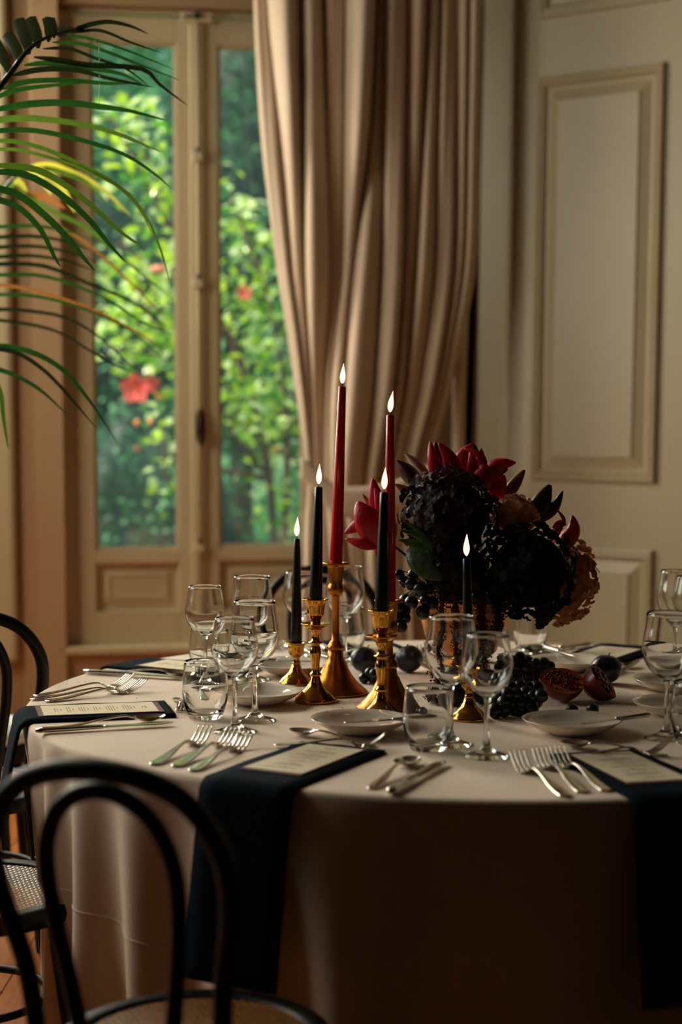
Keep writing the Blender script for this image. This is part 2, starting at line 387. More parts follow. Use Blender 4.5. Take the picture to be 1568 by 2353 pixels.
# side, rear walls and ceiling (unseen room, coloured dark to cut bounce)
MB().box(-2.75, -2.65, -3.1, 3.15, 0, CEIL).box(-2.75, -2.65, 4.8, 6.2, 0, CEIL).box(-2.75, -2.65, 3.15, 4.8, 0, 1.2).box(-2.75, -2.65, 3.15, 4.8, 3.4, CEIL).build('wall_left', DARKWALL, smooth=False, kind='structure')
re = RP + RE * 4.15
MB().box(re.x - 0.05, re.x + 0.1, -3.1, re.y + 0.1, 0, CEIL).build('wall_east', DARKWALL, smooth=False, kind='structure')
MB().box(-3.35, re.x + 0.1, -3.2, -3.05, 0, CEIL).build('wall_rear', DARKWALL, smooth=False, kind='structure')
MB().box(-3.4, re.x + 0.2, -3.2, 7.0, CEIL, CEIL + 0.15).build('ceiling', mat('ceiling_paint', (74, 58, 44), 0.8), smooth=False, kind='structure')

w2 = thing('window_2', None, None, (-2.70, 3.975, 0), 0, kind='structure'); m_ = MB()
for y_ in (-0.81, -0.02, 0.77): m_.box(-0.03, 0.03, y_, y_ + 0.04, 1.2, 3.4)
for z_ in (1.2, 2.3, 3.36): m_.box(-0.03, 0.03, -0.81, 0.81, z_, z_ + 0.04)
m_.build('frame', PAINT, w2, smooth=False); MB().box(-0.004, 0.0, -0.78, 0.78, 1.22, 3.38).build('pane', PANE, w2, smooth=False)
w3 = thing('window_3', None, None, WO, A8, kind='structure'); m_ = MB()
for x_ in (-2.0, -1.495, -0.99): m_.box(x_, x_ + 0.04, 0.02, 0.08, 1.1, 3.2)
for z_ in (1.1, 2.2, 3.16): m_.box(-2.0, -0.95, 0.02, 0.08, z_, z_ + 0.04)
m_.build('frame', PAINT, w3, smooth=False); MB().box(-1.98, -0.97, 0.05, 0.054, 1.12, 3.18).build('pane', PANE, w3, smooth=False)
# curtain ---------------------------------------------------------------
def curt_pt(px, py, off): return onplane(px, py, WO - WN * 0.16 - WN * off, WN)
VAL = [(-60, [583, 610, 690, 745, 795, 868, 888, 935, 984, 1016, 1048, 1078, 1108]),
       (300, [600, 640, 695, 750, 792, 850, 885, 930, 972, 1008, 1046, 1074, 1102]),
       (620, [638, 668, 700, 757, 785, 812, 878, 925, 955, 1000, 1040, 1066, 1092]),
       (880, [678, 700, 716, 742, 762, 790, 862, 905, 935, 968, 1003, 1022, 1040]),
       (1110, [706, 716, 726, 742, 760, 782, 836, 868, 895, 922, 950, 966, 985]),
       (1190, [702, 716, 730, 748, 768, 792, 836, 866, 893, 920, 946, 962, 980]),
       (1480, [694, 712, 736, 762, 788, 816, 846, 876, 902, 930, 958, 976, 996]),
       (1900, [680, 706, 735, 764, 792, 822, 852, 884, 912, 944, 972, 996, 1016])]
def vals(py):
    return [interp([(k[0], k[1][i]) for k in VAL], py) for i in range(13)]
def curt(u, v):
    py = -60 + v * 1960
    vl = vals(py); k = min(int(u * 12), 11); f = u * 12 - k
    px = vl[k] + (vl[k + 1] - vl[k]) * (f - 0.10 * math.sin(2 * PI * f))
    wdt = (vl[k + 1] - vl[k]) / 3800 * 6.0
    dep = min(0.15, wdt * 1.5) * (max(math.sin(PI * f), 0) ** 0.7)
    dep += 0.012 * math.sin(f * 9 + k * 2 + py * 0.002) * math.sin(PI * f)
    if k in (4, 6): dep += 0.03
    sq = 1 - 0.35 * math.exp(-((py - 1140) / 70) ** 2)
    p = curt_pt(px, py, dep * sq)
    p.z = max(p.z, 0.015)
    return p
cm = MB(); cm.grid(12 * 14 + 1, 90, curt)
cu_t = thing('curtain', 'heavy taupe curtain gathered by a tieback beside the French window', 'curtain', (0, 0, 0))
dr = cm.build('drape', CURT, cu_t); so = dr.modifiers.new('s', 'SOLIDIFY'); so.thickness = 0.003
tb = MB()
def tie(u, v):
    px = 690 + u * 320
    yt = interp([(690, 1052), (763, 1111), (804, 1121), (875, 1114), (934, 1096), (1010, 1060)], px)
    yb = yt + interp([(690, 45), (763, 62), (850, 72), (934, 66), (1010, 50)], px)
    off = 0.155 + 0.035 * math.sin(PI * (0.1 + 0.8 * u)) + 0.006 * math.sin(PI * v)
    return curt_pt(px, yt + (yb - yt) * v, off)
tb.grid(40, 7, tie); t_o = tb.build('tieback', CURT, cu_t, label='curved cloth tieback band'); so = t_o.modifiers.new('s', 'SOLIDIFY'); so.thickness = 0.006
tb2 = MB().tube([tie(i / 39, 0) for i in range(40)], 0.004, 8); tb2.build('piping', CURT, t_o)
# dark strip painted as the gap's shade, and the drape fold beside it
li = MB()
def gap_shade(u, v):
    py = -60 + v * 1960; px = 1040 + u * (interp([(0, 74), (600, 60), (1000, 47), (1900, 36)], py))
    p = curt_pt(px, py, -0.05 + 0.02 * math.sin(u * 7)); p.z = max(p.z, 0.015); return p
li.grid(14, 40, gap_shade); lo_ = li.build('gap_shade', GAPSHADE, cu_t, label='dark strip painted as gap shade'); so = lo_.modifiers.new('s', 'SOLIDIFY'); so.thickness = 0.003
es = MB()
def edge(u, v):
    py = -60 + v * 1960; a = interp([(0, 1070), (600, 1058), (900, 1042), (1900, 1036)], py); b = interp([(0, 1096), (600, 1081), (900, 1069), (1900, 1056)], py)
    p = curt_pt(a + (b - a) * u, py, -0.02 + 0.04 * math.sin(PI * u)); p.z = max(p.z, 0.015); return p
es.grid(10, 40, edge); eo = es.build('outer_edge_fold', CURT, cu_t); so = eo.modifiers.new('s', 'SOLIDIFY'); so.thickness = 0.003
a = curt_pt(560, -70, 0.04); b = curt_pt(1095, -70, 0.04); a.z = b.z = curt_pt(800, -60, 0).z + 0.02
tag(MB().tube([a, b], 0.014, 12).build('curtain_rod', BRONZE), 'dark rod carrying the taupe curtain', 'curtain rod')

# ================================================================== GARDEN
LEAFM = [mat('sunlit_leaf_%s' % n, c, 0.18, rgb2=c2, noise_scale=3, transl=0.5) for n, c, c2 in (('lime', (204, 224, 50), (160, 204, 30)), ('green', (110, 178, 40), (70, 140, 28)), ('pale', (240, 246, 190), (200, 228, 110)))]  # pale tone carries sun highlights in the leaf colour
DLEAF = [mat('backdrop_leaf_%s' % n, c, 0.5, rgb2=c2, noise_scale=2, transl=0.3) for n, c, c2 in (('deep', (30, 64, 34), (20, 46, 28)), ('mid', (104, 166, 104), (74, 136, 80)), ('blue', (180, 214, 186), (146, 192, 158)))]  # palest tone has the distance haze painted in
BARK = mat('shrub_bark', (110, 84, 62), 0.9, rgb2=(80, 60, 44), noise_scale=30)
PETR = mat('hibiscus_petal', (255, 128, 110), 0.5, rgb2=(255, 92, 84), noise_scale=10, transl=0.4)
ORG = mat('orange_bud', (240, 140, 50), 0.5)
tag(MB().box(-7, 8, 6.6, 24, -0.6, -0.5).build('lawn', mat('garden_grass', (70, 110, 40), 0.9, rgb2=(50, 88, 30), noise_scale=6), smooth=False), 'green lawn of the garden outside the window', 'lawn')
bpy.data.objects['lawn']['kind'] = 'structure'; del bpy.data.objects['lawn']['label']; del bpy.data.objects['lawn']['category']; bpy.data.objects['lawn'].name = 'ground'
def leafmesh(name, m, L=0.07, Wd=0.036, fold=0.3):
    b = MB(); n = 6; vs = []
    for i in range(n + 1):
        t = i / n; w_ = Wd / 2 * math.sin(PI * min(1, t * 0.94 + 0.03)) ** 0.8; y = L * t; z = -0.25 * L * t * t
        vs += [(-w_, y, z + fold * w_), (0, y, z), (w_, y, z + fold * w_)]
    fs = []
    for i in range(n):
        a = i * 3; fs += [(a, a + 1, a + 4, a + 3), (a + 1, a + 2, a + 5, a + 4)]
    return b.add(vs, fs).mesh(name, m)
def leaf_verts(b, p, L, Wd, rot):
    vs = [Vector((0, 0, 0)), Vector((-Wd / 2, L * 0.45, 0.15 * Wd)), Vector((0, L * 0.5, 0)), Vector((Wd / 2, L * 0.45, 0.15 * Wd)), Vector((0, L, -0.15 * L))]
    b.add([p + rot @ v for v in vs], [(0, 2, 1), (0, 3, 2), (1, 2, 4), (2, 3, 4)])
from mathutils import Euler
def rrot(): return Euler((R.uniform(-1, 0.9), R.uniform(-0.8, 0.8), R.uniform(0, 2 * PI))).to_matrix()
hib = thing('hibiscus_shrub', 'sunlit hibiscus shrub with bright green leaves right outside the window', 'shrub', (0.2, 8.2, -0.5))
def loc_(p): return p - hib.location
BR = [[(640, 1500, 8.3), (620, 1100, 8.2), (560, 850, 8.1), (480, 700, 8.0), (330, 600, 8.0), (270, 560, 8.0)],
      [(620, 1100, 8.2), (500, 950, 8.1), (400, 830, 8.0), (250, 800, 7.9)], [(560, 850, 8.1), (430, 600, 8.1), (350, 400, 8.1), (310, 230, 8.1)],
      [(640, 1500, 8.3), (660, 1000, 8.4), (620, 700, 8.4), (530, 450, 8.4)], [(660, 1000, 8.4), (740, 800, 8.4), (700, 560, 8.4)],
      [(330, 700, 8.0), (420, 820, 8.05), (540, 980, 8.1)], [(620, 1100, 8.2), (480, 1080, 8.1), (390, 1110, 8.0), (380, 960, 8.0)], [(430, 600, 8.1), (300, 350, 8.0), (245, 260, 8.0)],
      [(740, 800, 8.4), (690, 1200, 8.3), (620, 1240, 8.2)]]
BP = []
for i, b_ in enumerate(BR):
    pts = spline([loc_(at(x, y, Y)) for x, y, Y in b_], 22); BP.append(pts)
    MB().tube(pts, [0.016 * (1 - 0.75 * k / 21) * (1.6 if i in (0, 3) else 1) for k in range(22)], 7).build('branch', BARK, hib)
st = MB().tube([(at(640, 1500, 8.3) - hib.location), Vector((at(640, 1500, 8.3).x - hib.location.x, 0, 0.0))], 0.03, 8); st.build('stem', BARK, hib)
lms = [leafmesh('leaf', m, L, L * 0.5) for m in LEAFM for L in (0.098, 0.074)]
REG = [((225, 405, 215, 420), 75, 0.30), ((300, 405, 380, 560), 48, 0.5), ((222, 405, 590, 850), 210, 0.9), ((350, 405, 900, 1130), 26, 0.6),
       ((505, 620, 430, 560), 50, 0.6), ((505, 670, 530, 1000), 290, 1.0), ((590, 690, 950, 1240), 70, 0.5), ((505, 600, 880, 1010), 40, 0.7), ((600, 760, 500, 900), 60, 1)]
def nearb(p):
    best = None; bd = 9
    for pts in BP:
        for q in pts:
            d = (q - p).length
            if d < bd: bd = d; best = q
    return best, bd
stf = [MB() for _ in LEAFM]; nleaf = 0
for (x0, x1, y0, y1), n, dens in REG:
    for k in range(n):
        if R.random() < 0.25: continue
        for tr in range(6):
            px = R.uniform(x0, x1); py = R.uniform(y0, y1); p = loc_(at(px, py, R.uniform(7.75, 8.7)))
            q, d = nearb(p)
            if d < 0.22: break
        rot = rrot(); q2 = p
        mi = R.choices((0, 1, 2), (5, 2, 4))[0]
        if nleaf < 280 and k % 3 != 0:
            o = obj('leaf', lms[mi * 2 + R.randrange(2)], hib); o.matrix_local = Matrix.Translation(q2) @ rot.to_4x4(); nleaf += 1
        else: leaf_verts(stf[mi], q2, R.uniform(0.065, 0.10), R.uniform(0.034, 0.05), rot)
        if k % 2 == 0:
            for _ in range(2): leaf_verts(stf[R.randrange(3)], q2 + Vector((R.gauss(0, 0.07), R.gauss(0.12, 0.12), R.gauss(0, 0.07))), R.uniform(0.045, 0.075), 0.03, rrot())
for s_, m in zip(stf, LEAFM): s_.build('small_leaves', m, hib, kind='stuff')
def bloom(px, py, Y, r, name='flower'):
    f = MB(); c = loc_(at(px, py, Y))
    for k in range(5):
        a = k * 2 * PI / 5 + 0.3; d = Vector((math.cos(a), -0.35, math.sin(a))); s_ = Vector((-math.sin(a), 0, math.cos(a)))
        f.grid(4, 5, lambda u, v: c + d * r * v * 1.1 + s_ * (u - 0.5) * 2 * r * 0.46 * math.sin(PI * min(1, v * 0.75 + 0.12)) + Vector((0, -0.1 * r * math.sin(7 * u), 0)))
    o = f.build(name, PETR, hib); MB().tube([c, c + Vector((0.0, -r * 1.3, -0.1 * r))], r * 0.08, 6).build('stamen', ORG, o)
bloom(312, 893, 7.8, 0.066); bloom(346, 882, 7.85, 0.042); bloom(561, 672, 7.9, 0.035)
for x, y in ((315, 972), (347, 970), (315, 1030), (365, 912), (634, 1033)): MB().ball(loc_(at(x, y, 7.8)), 0.013, 8, 6, (1, 1, 1.3)).build('fruit', ORG, hib)
MB().ball(loc_(at(365, 619, 7.8)), 0.02, 8, 6, (2, 1, 1)).build('bud', mat('pink_bud', (230, 140, 110), 0.5), hib)
def tree(name, label, px, pyb, pyt, Y, rad, ms, n, cat='tree', lsz=0.16, trunk=True, grp=None):
    base = at(px, pyb, Y); top = at(px, pyt, Y); base.z = -0.5
    t = thing(name, label, cat, (base.x, Y, -0.5), 0, grp)
    H = top.z + 0.5; c = Vector((0, 0, H - rad * 0.9))
    if trunk: MB().tube([(0, 0, 0), (0.05, 0, H * 0.4), (0, 0.05, H * 0.75)], [0.14, 0.11, 0.05], 8).build('trunk', BARK, t)
    core = MB(); core.grid(22, 16, lambda u, v: (lambda d: c + Vector((d.x * rad, d.y * rad, d.z * (H * 0.5))) * (0.86 + 0.22 * noise.noise(d * 2.3 + Vector((px, 0, 0)))))(Vector((math.cos(2 * PI * u) * math.sin(PI * (0.02 + 0.96 * v)), math.sin(2 * PI * u) * math.sin(PI * (0.02 + 0.96 * v)), -math.cos(PI * (0.02 + 0.96 * v))))))
    core.build('crown', ms[0], t)
    bs = [MB() for _ in ms]
    for k in range(n):
        z = R.uniform(-1, 1); a = R.uniform(PI, 2 * PI); q = math.sqrt(1 - z * z); d = Vector((q * math.cos(a), q * math.sin(a), z))
        s_ = R.uniform(0.86, 1.2) + 0.25 * noise.noise(d * 3 + Vector((px, 3, 0)))
        leaf_verts(bs[R.randrange(len(ms))], c + Vector((d.x * rad, d.y * rad, d.z * H * 0.5)) * s_, R.uniform(0.6, 1.3) * lsz, lsz * 0.5, rrot())
    for b_, m in zip(bs, ms): b_.build('foliage', m, t, kind='stuff')
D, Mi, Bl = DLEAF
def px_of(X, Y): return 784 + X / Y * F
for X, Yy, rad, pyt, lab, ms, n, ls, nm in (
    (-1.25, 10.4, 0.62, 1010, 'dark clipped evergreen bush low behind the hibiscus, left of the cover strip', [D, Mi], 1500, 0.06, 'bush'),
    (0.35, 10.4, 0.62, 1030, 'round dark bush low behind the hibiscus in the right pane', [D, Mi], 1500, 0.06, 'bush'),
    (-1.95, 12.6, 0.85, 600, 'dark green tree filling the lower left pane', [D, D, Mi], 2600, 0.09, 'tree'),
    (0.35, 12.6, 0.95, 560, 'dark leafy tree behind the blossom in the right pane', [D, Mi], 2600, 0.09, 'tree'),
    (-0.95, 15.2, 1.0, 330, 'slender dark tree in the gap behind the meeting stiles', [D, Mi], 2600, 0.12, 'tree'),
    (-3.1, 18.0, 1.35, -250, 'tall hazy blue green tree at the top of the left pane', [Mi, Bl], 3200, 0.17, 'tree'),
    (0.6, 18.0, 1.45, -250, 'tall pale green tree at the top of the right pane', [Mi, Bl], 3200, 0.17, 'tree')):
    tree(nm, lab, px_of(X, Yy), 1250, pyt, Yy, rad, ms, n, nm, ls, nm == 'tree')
bk = MB(); bk.grid(60, 30, lambda u, v: (-9 + 18 * u, 20.5 + 0.8 * noise.noise(Vector((u * 9, v * 7, 0))), -0.5 + 9.5 * v))
o = bk.build('tall_hedge', Mi); tag(o, 'tall dense hedge closing the far end of the garden', 'hedge')

# ================================================================== TABLE
tt = thing('dining_table', 'round dining table almost wholly hidden under the pinkish beige cloth', 'table', (TC.x, TC.y, 0))
MB().lathe([(0.0001, 0.725), (0.885, 0.725), (0.89, 0.74), (0.885, 0.755), (0.0001, 0.755)], 64).build('tabletop', BENT, tt, angle=40)
MB().lathe([(0.05, 0.08), (0.09, 0.12), (0.06, 0.3), (0.05, 0.6), (0.09, 0.72)], 24).build('pedestal', BENT, tt)
for k in range(4):
    a = PI / 4 + k * PI / 2
    MB().tube([(0.04 * math.cos(a), 0.04 * math.sin(a), 0.12), (0.25 * math.cos(a), 0.25 * math.sin(a), 0.09), (0.42 * math.cos(a), 0.42 * math.sin(a), 0.025)], [0.035, 0.03, 0.024], 8).build('foot', BENT, tt)
FOLDS = []
aa = 0.0
rf = random.Random(5)
while aa < 360: FOLDS.append(aa); aa += rf.uniform(13, 24)
# folds seen in the photograph on the near left side
FOLDS = sorted([f for f in FOLDS if not (186 < f < 262) and f < 350] + [190, 200, 209, 217, 227, 239, 252])
def foldfn(a):
    a %= 360; fs = FOLDS + [FOLDS[0] + 360]
    if a < fs[0]: a += 360
    for i in range(len(fs) - 1):
        if fs[i] <= a < fs[i + 1]:
            f = (a - fs[i]) / (fs[i + 1] - fs[i]); return (math.cos(2 * PI * f) * 0.5 + 0.5) ** 1.1
    return 0
def clothpt(u, v):
    a = 2 * PI * u; d = Vector((math.cos(a), math.sin(a), 0))
    if v < 0.4:
        r = 0.0005 + (TR - 0.012) * (v / 0.4); z = 0.76
        return (d.x * r, d.y * r, z)
    if v < 0.5:
        t = (v - 0.4) / 0.1; r = TR - 0.012 + 0.012 * math.sin(t * PI / 2); z = 0.76 - 0.012 * (1 - math.cos(t * PI / 2))
        return (d.x * r, d.y * r, z)
    t = (v - 0.5) / 0.5; z = 0.748 - t * 0.733
    fo = foldfn(math.degrees(a)); amp = 0.005 + 0.07 * t ** 0.7
    r = TR + amp * (fo - 0.5) - 0.012 * t + 0.006 * math.sin(a * 31 + 4 * t) * t
    dg = math.degrees(a); r -= 0.065 * math.exp(-((dg - 188) / 15) ** 2) * min(1, t * 2.2)
    a2 = a + 0.03 * t * math.sin(a * 5)
    return (math.cos(a2) * r, math.sin(a2) * r, z)
cl = MB(); cl.grid(540, 44, clothpt, closeu=True)
tc_ = thing('tablecloth', 'floor length pinkish beige linen tablecloth over the round table', 'tablecloth', (TC.x, TC.y, 0))
cl.build('cloth', CLOTH, tc_)
def creasept(i):
    a = math.radians(186 + i * 1.0); u = a / (2 * PI); v = 0.5 + 0.5 * (0.30 + 0.0018 * i)
    p = Vector(clothpt(u, v)); return p * 1 + Vector((math.cos(a), math.sin(a), 0)) * 0.0006
MB().tube([creasept(i) for i in range(60)], 0.0013, 5).build('seam', CLOTH, tc_, label='stitched seam across the hanging side')

# ---------------------------------------------------------------- glassware (closed thin shells)
def shell(outer, inner): return outer + list(reversed(inner))
def wineglass_prof(H, rb, rr, hb, rf_=0.039):
    # hb: height where the bowl starts, rb widest radius, rr rim radius
    o = [(0.0001, 0.0), (rf_, 0.0), (rf_ + 0.0003, 0.001), (rf_, 0.002), (0.030, 0.0045), (0.016, 0.009), (0.0075, 0.017), (0.0048, 0.030), (0.0042, 0.055), (0.0045, hb - 0.012), (0.0062, hb - 0.003)]
    B = H - hb
    bo = [(0.0, 0.10), (0.06, 0.42), (0.14, 0.66), (0.25, 0.86), (0.38, 0.97), (0.48, 1.0), (0.62, 0.97), (0.8, 0.89 if rr / rb < 0.87 else 0.93), (1.0, rr / rb)]
    out = [(rb * q if t > 0 else 0.0075, hb + B * t) for t, q in bo]
    inn = [(max(rb * q - 0.0011, 0.0001), hb + B * t + (0.004 * (1 - t))) for t, q in bo if t > 0]
    inn = [(0.0001, hb + 0.006)] + inn
    inn[-1] = (inn[-1][0], H)
    k = [(i / (len(out) - 1), Vector((a, b, 0))) for i, (a, b) in enumerate(out)]
    out = [(interp(k, i / 24).x, interp(k, i / 24).y) for i in range(25)]
    k = [(i / (len(inn) - 1), Vector((a, b, 0))) for i, (a, b) in enumerate(inn)]
    inn = [(max(interp(k, i / 24).x, 0.0001), interp(k, i / 24).y) for i in range(25)]
    return o + out + [(rr - 0.0005, H + 0.0005)] + list(reversed(inn))
def glass_mesh(H, rb, rr, hb):
    return MB().lathe(wineglass_prof(H, rb, rr, hb), 48, cap=False).mesh('wine_glass', GLASS)
LGM = glass_mesh(0.224, 0.0455, 0.0385, 0.104); SGM = glass_mesh(0.206, 0.0425, 0.0345, 0.101)
to = [(0.0001, 0.0), (0.026, 0.0), (0.031, 0.003), (0.036, 0.014), (0.0415, 0.034), (0.0435, 0.052), (0.0425, 0.075), (0.0385, 0.108)]
k_ = [(i / 7, Vector((a, b, 0))) for i, (a, b) in enumerate(to)]; too = [(0.0001, 0)] + [(interp(k_, i / 24).x, interp(k_, i / 24).y) for i in range(3, 25)]
ti = [(0.0001, 0.010), (0.020, 0.0105), (0.030, 0.016), (0.038, 0.032), (0.0424, 0.052), (0.0413, 0.075), (0.0372, 0.108)]
k_ = [(i / 6, Vector((a, b, 0))) for i, (a, b) in enumerate(ti)]; tii = [(max(interp(k_, i / 24).x, 0.0001), interp(k_, i / 24).y) for i in range(25)]
TGM = MB().lathe(too + [(0.0378, 0.1085)] + list(reversed(tii)), 48, cap=False).mesh('tumbler', GLASS)
def put_glass(kind, px, py, label, group=None):
    p = onz(px, py); me = {'L': LGM, 'S': SGM, 'T': TGM}[kind]
    o = obj('tumbler' if kind == 'T' else 'wine_glass', me, None, loc=(p.x, p.y, TZ + 0.0003), rot=(0, 0, R.uniform(0, 6)))
    tag(o, label, 'tumbler' if kind == 'T' else 'wine glass', group or ('stemless tumblers at the place settings' if kind == 'T' else 'stemmed wine glasses at the place settings'))
for a in (
    ('L', 1035, 1711, 'larger stemmed wine glass of the front pair, just behind the tumbler'),
    ('S', 1118, 1738, 'shorter wine glass of the front pair, in front of the small brass candlestick'),
    ('T', 984, 1722, 'stemless tumbler in front of the tall wine glass, above the spoon and knife'),
    ('S', 540, 1682, 'front wine glass of the left pair, its foot behind the fork tips'),
    ('L', 586, 1656, 'wider wine glass of the left pair, standing before the glossy small plate'),
    ('T', 472, 1650, 'stemless tumbler on the left with a small spoon seen through it'),
    ('S', 472, 1568, 'leftmost wine glass on the table, standing by the knife behind the left place'),
    ('L', 580, 1562, 'tall wine glass at the back left with the far chair seen through its rim'),
    ('T', 481, 1553, 'far tumbler half hidden behind the leftmost wine glass'),
    ('S', 691, 1515, 'far wine glass behind the two leftmost black candles'),
    ('L', 793, 1524, 'far wine glass behind the tall brass candlestick of the red candle'),
    ('T', 800, 1500, 'far tumbler behind the tall brass candlestick by the back napkin'),
    ('L', 1190, 1503, 'far wine glass whose bowl is hidden by the black hydrangea'),
    ('T', 1219, 1497, 'far tumbler under the serrated hanging leaf'),
    ('L', 1553, 1538, 'tall far wine glass at the right edge, left of a shorter one'),
    ('S', 1584, 1530, 'shorter far wine glass cut by the right edge of the photo'),
    ('L', 1531, 1697, 'big wine glass at the right edge with a small plate behind its stem'),
    ('T', 1597, 1708, 'tumbler cut by the right edge next to the big wine glass')):
    put_glass(*a)

# ---------------------------------------------------------------- plates
pm = MB().lathe([(0.0001, 0.003), (0.035, 0.003), (0.037, 0.0), (0.041, 0.0), (0.043, 0.003), (0.062, 0.008), (0.078, 0.017), (0.0885, 0.0255), (0.0895, 0.0268), (0.0880, 0.0274), (0.077, 0.0195), (0.060, 0.0112), (0.045, 0.0072), (0.0001, 0.0065)], 56).mesh('side_plate', PORC)
def plate(px, py, label):
    p = onz(px, py); o = obj('side_plate', pm, loc=(p.x, p.y, TZ + 0.0003)); tag(o, label, 'plate', 'small coupe plates at the place settings'); return p
PL = {}
for k, px, py, l in (('F', 828, 1683, 'small cream plate in the middle front with three candle reflections'),
                     ('L', 590, 1617, 'small cream plate behind the left pair of wine glasses'),
                     ('B', 677, 1551, 'small cream plate behind the short brass candlestick'),
                     ('D', 1035, 1541, 'small plate mostly hidden behind the front wine glasses'),
                     ('G', 1311, 1541, 'small plate behind the pomegranate with cutlery leaning on it'),
                     ('H', 1553, 1588, 'small plate at the right edge behind the big wine glass, the farther one'),
                     ('J', 1562, 1644, 'nearer small plate at the right edge, behind the big wine glass stem'),
                     ('R', 1314, 1685, 'small plate on the dark right side with a butter knife on its rim')):
    PL[k] = plate(px, py, l)

# ---------------------------------------------------------------- cutlery, local +y from handle end to tip, origin at handle end
def bar(m, keys, n=16):
    """keys: (y, z, halfwidth, halfthick)"""
    ks = [(k[0], Vector((k[1], k[2], k[3]))) for k in keys]; secs = []
    y0, y1 = keys[0][0], keys[-1][0]
    for i in range(n):
        y = y0 + (y1 - y0) * i / (n - 1); v = interp(ks, y)
        y2 = min(y + 1e-3, y1); v2 = interp(ks, y2); 
        if y2 == y: y2 = y; v2 = v; y_ = y - 1e-3; v0 = interp(ks, y_); sl = (v.x - v0.x) / 1e-3
        else: sl = (v2.x - v.x) / (y2 - y)
        up = Vector((0, -sl, 1)).normalized() * max(v.z, 0.0003)
        secs.append(((0, y, v.x), (max(v.y, 0.0006), 0, 0), up))
    return m.strip(secs)
def fork(L):
    s = L / 0.2
    h = bar(MB(), [(0, 0.002, 0.004, 0.001), (0.006 * s, 0.002, 0.010 * s, 0.0011), (0.05 * s, 0.005, 0.0085 * s, 0.0012), (0.10 * s, 0.012, 0.0035 * s, 0.0017), (0.128 * s, 0.014, 0.0030 * s, 0.0018), (0.138 * s, 0.010, 0.0045 * s, 0.0015)], 22)
    d = MB(); bar(d, [(0.136 * s, 0.0113, 0.004 * s, 0.0016), (0.142 * s, 0.006, 0.009 * s, 0.0012), (0.150 * s, 0.0022, 0.0125 * s, 0.001), (0.158 * s, 0.002, 0.0128 * s, 0.001)], 10)
    for i in range(4):
        x = (-0.0105 + 0.007 * i) * s
        t = MB(); bar(t, [(0.156 * s, 0.002, 0.0021 * s, 0.001), (0.172 * s, 0.007, 0.0019 * s, 0.001), (0.188 * s, 0.017, 0.0016 * s, 0.0009), (0.2 * s, 0.027, 0.0010 * s, 0.0007)], 9)
        d.add([(a + x, b, c) for a, b, c in t.v], t.f)
    return (('handle', h), ('head', d))
def spoon(L):
    s = L / 0.2
    h = bar(MB(), [(0, 0.002, 0.004, 0.001), (0.006 * s, 0.002, 0.0095 * s, 0.0011), (0.05 * s, 0.005, 0.0075 * s, 0.0012), (0.10 * s, 0.012, 0.0032 * s, 0.0017), (0.132 * s, 0.014, 0.0027 * s, 0.0018), (0.146 * s, 0.009, 0.005 * s, 0.0012)], 22)
    b = MB(); c = 0.171 * s
    def f(u, v):
        a = 2 * PI * u; q = v
        return (0.0195 * s * q * math.cos(a) * (1 - 0.12 * math.sin(a)), c + 0.029 * s * q * math.sin(a), 0.0105 - 0.009 * (1 - q * q))
    b.grid(28, 7, f, closeu=True)
    def g(u, v):
        x, y, z = f(u, v); return (x * 1.0, y, z - 0.0011)
    b.grid(28, 7, lambda u, v: g(u, 1 - v), closeu=True)
    return (('handle', h), ('bowl', b))
def knife(L, butter=False):
    s = L / 0.23
    h = bar(MB(), [(0, 0.006, 0.004, 0.003), (0.005 * s, 0.006, 0.0085 * s, 0.0045), (0.05 * s, 0.006, 0.0085 * s, 0.0042), (0.10 * s, 0.006, 0.0065 * s, 0.0035), (0.112 * s, 0.006, 0.0055 * s, 0.0028)], 16)
    b = MB()
    bar(b, [(0.110 * s, 0.006, 0.0055 * s, 0.0022), (0.122 * s, 0.006, 0.0088 * s, 0.0011), (0.18 * s, 0.006, 0.0105 * s, 0.0009), (0.215 * s, 0.006, 0.0095 * s, 0.0007), (0.23 * s, 0.006, 0.002 * s, 0.0004)], 18)
    return (('handle', h), ('blade', b))
PROTO = {}
def cut_proto(key, nm, parts):
    PROTO[key] = (nm, [(pn, b.mesh(pn, SILVER)) for pn, b in parts])
cut_proto('fork', 'dinner_fork', fork(0.232)); cut_proto('dfork', 'dessert_fork', fork(0.195))
cut_proto('spoon', 'table_spoon', spoon(0.222)); cut_proto('dspoon', 'dessert_spoon', spoon(0.19))
cut_proto('knife', 'dinner_knife', knife(0.25)); cut_proto('bknife', 'butter_knife', knife(0.175))
CATS = {'fork': 'fork', 'dfork': 'fork', 'spoon': 'spoon', 'dspoon': 'spoon', 'knife': 'knife', 'bknife': 'knife'}
def cutlery(key, p0, p1, label, z=0.0006, tilt=0.0, roll=0.0, anchor='handle'):
    nm, parts = PROTO[key]
    a = onz(*p0) if len(p0) == 2 else Vector(p0); b = onz(*p1) if len(p1) == 2 else Vector(p1)
    d = b - a; ang = math.atan2(d.y, d.x) - PI / 2
    L = {'fork': 0.232, 'dfork': 0.195, 'spoon': 0.222, 'dspoon': 0.19, 'knife': 0.25, 'bknife': 0.175}[key]
    dn = Vector((d.x, d.y, 0)).normalized()
    if anchor == 'mid': base = (a + b) / 2 - dn * L / 2
    elif anchor == 'tip': base = b - dn * L
    else: base = a
    t = thing(nm, label, CATS[key], (base.x, base.y, TZ + z), 0, 'silver %ss laid at the place settings' % CATS[key])
    t.rotation_euler = Euler((tilt, roll, ang), 'XYZ')
    for pn, me in parts: obj(pn, me, t)
    return t
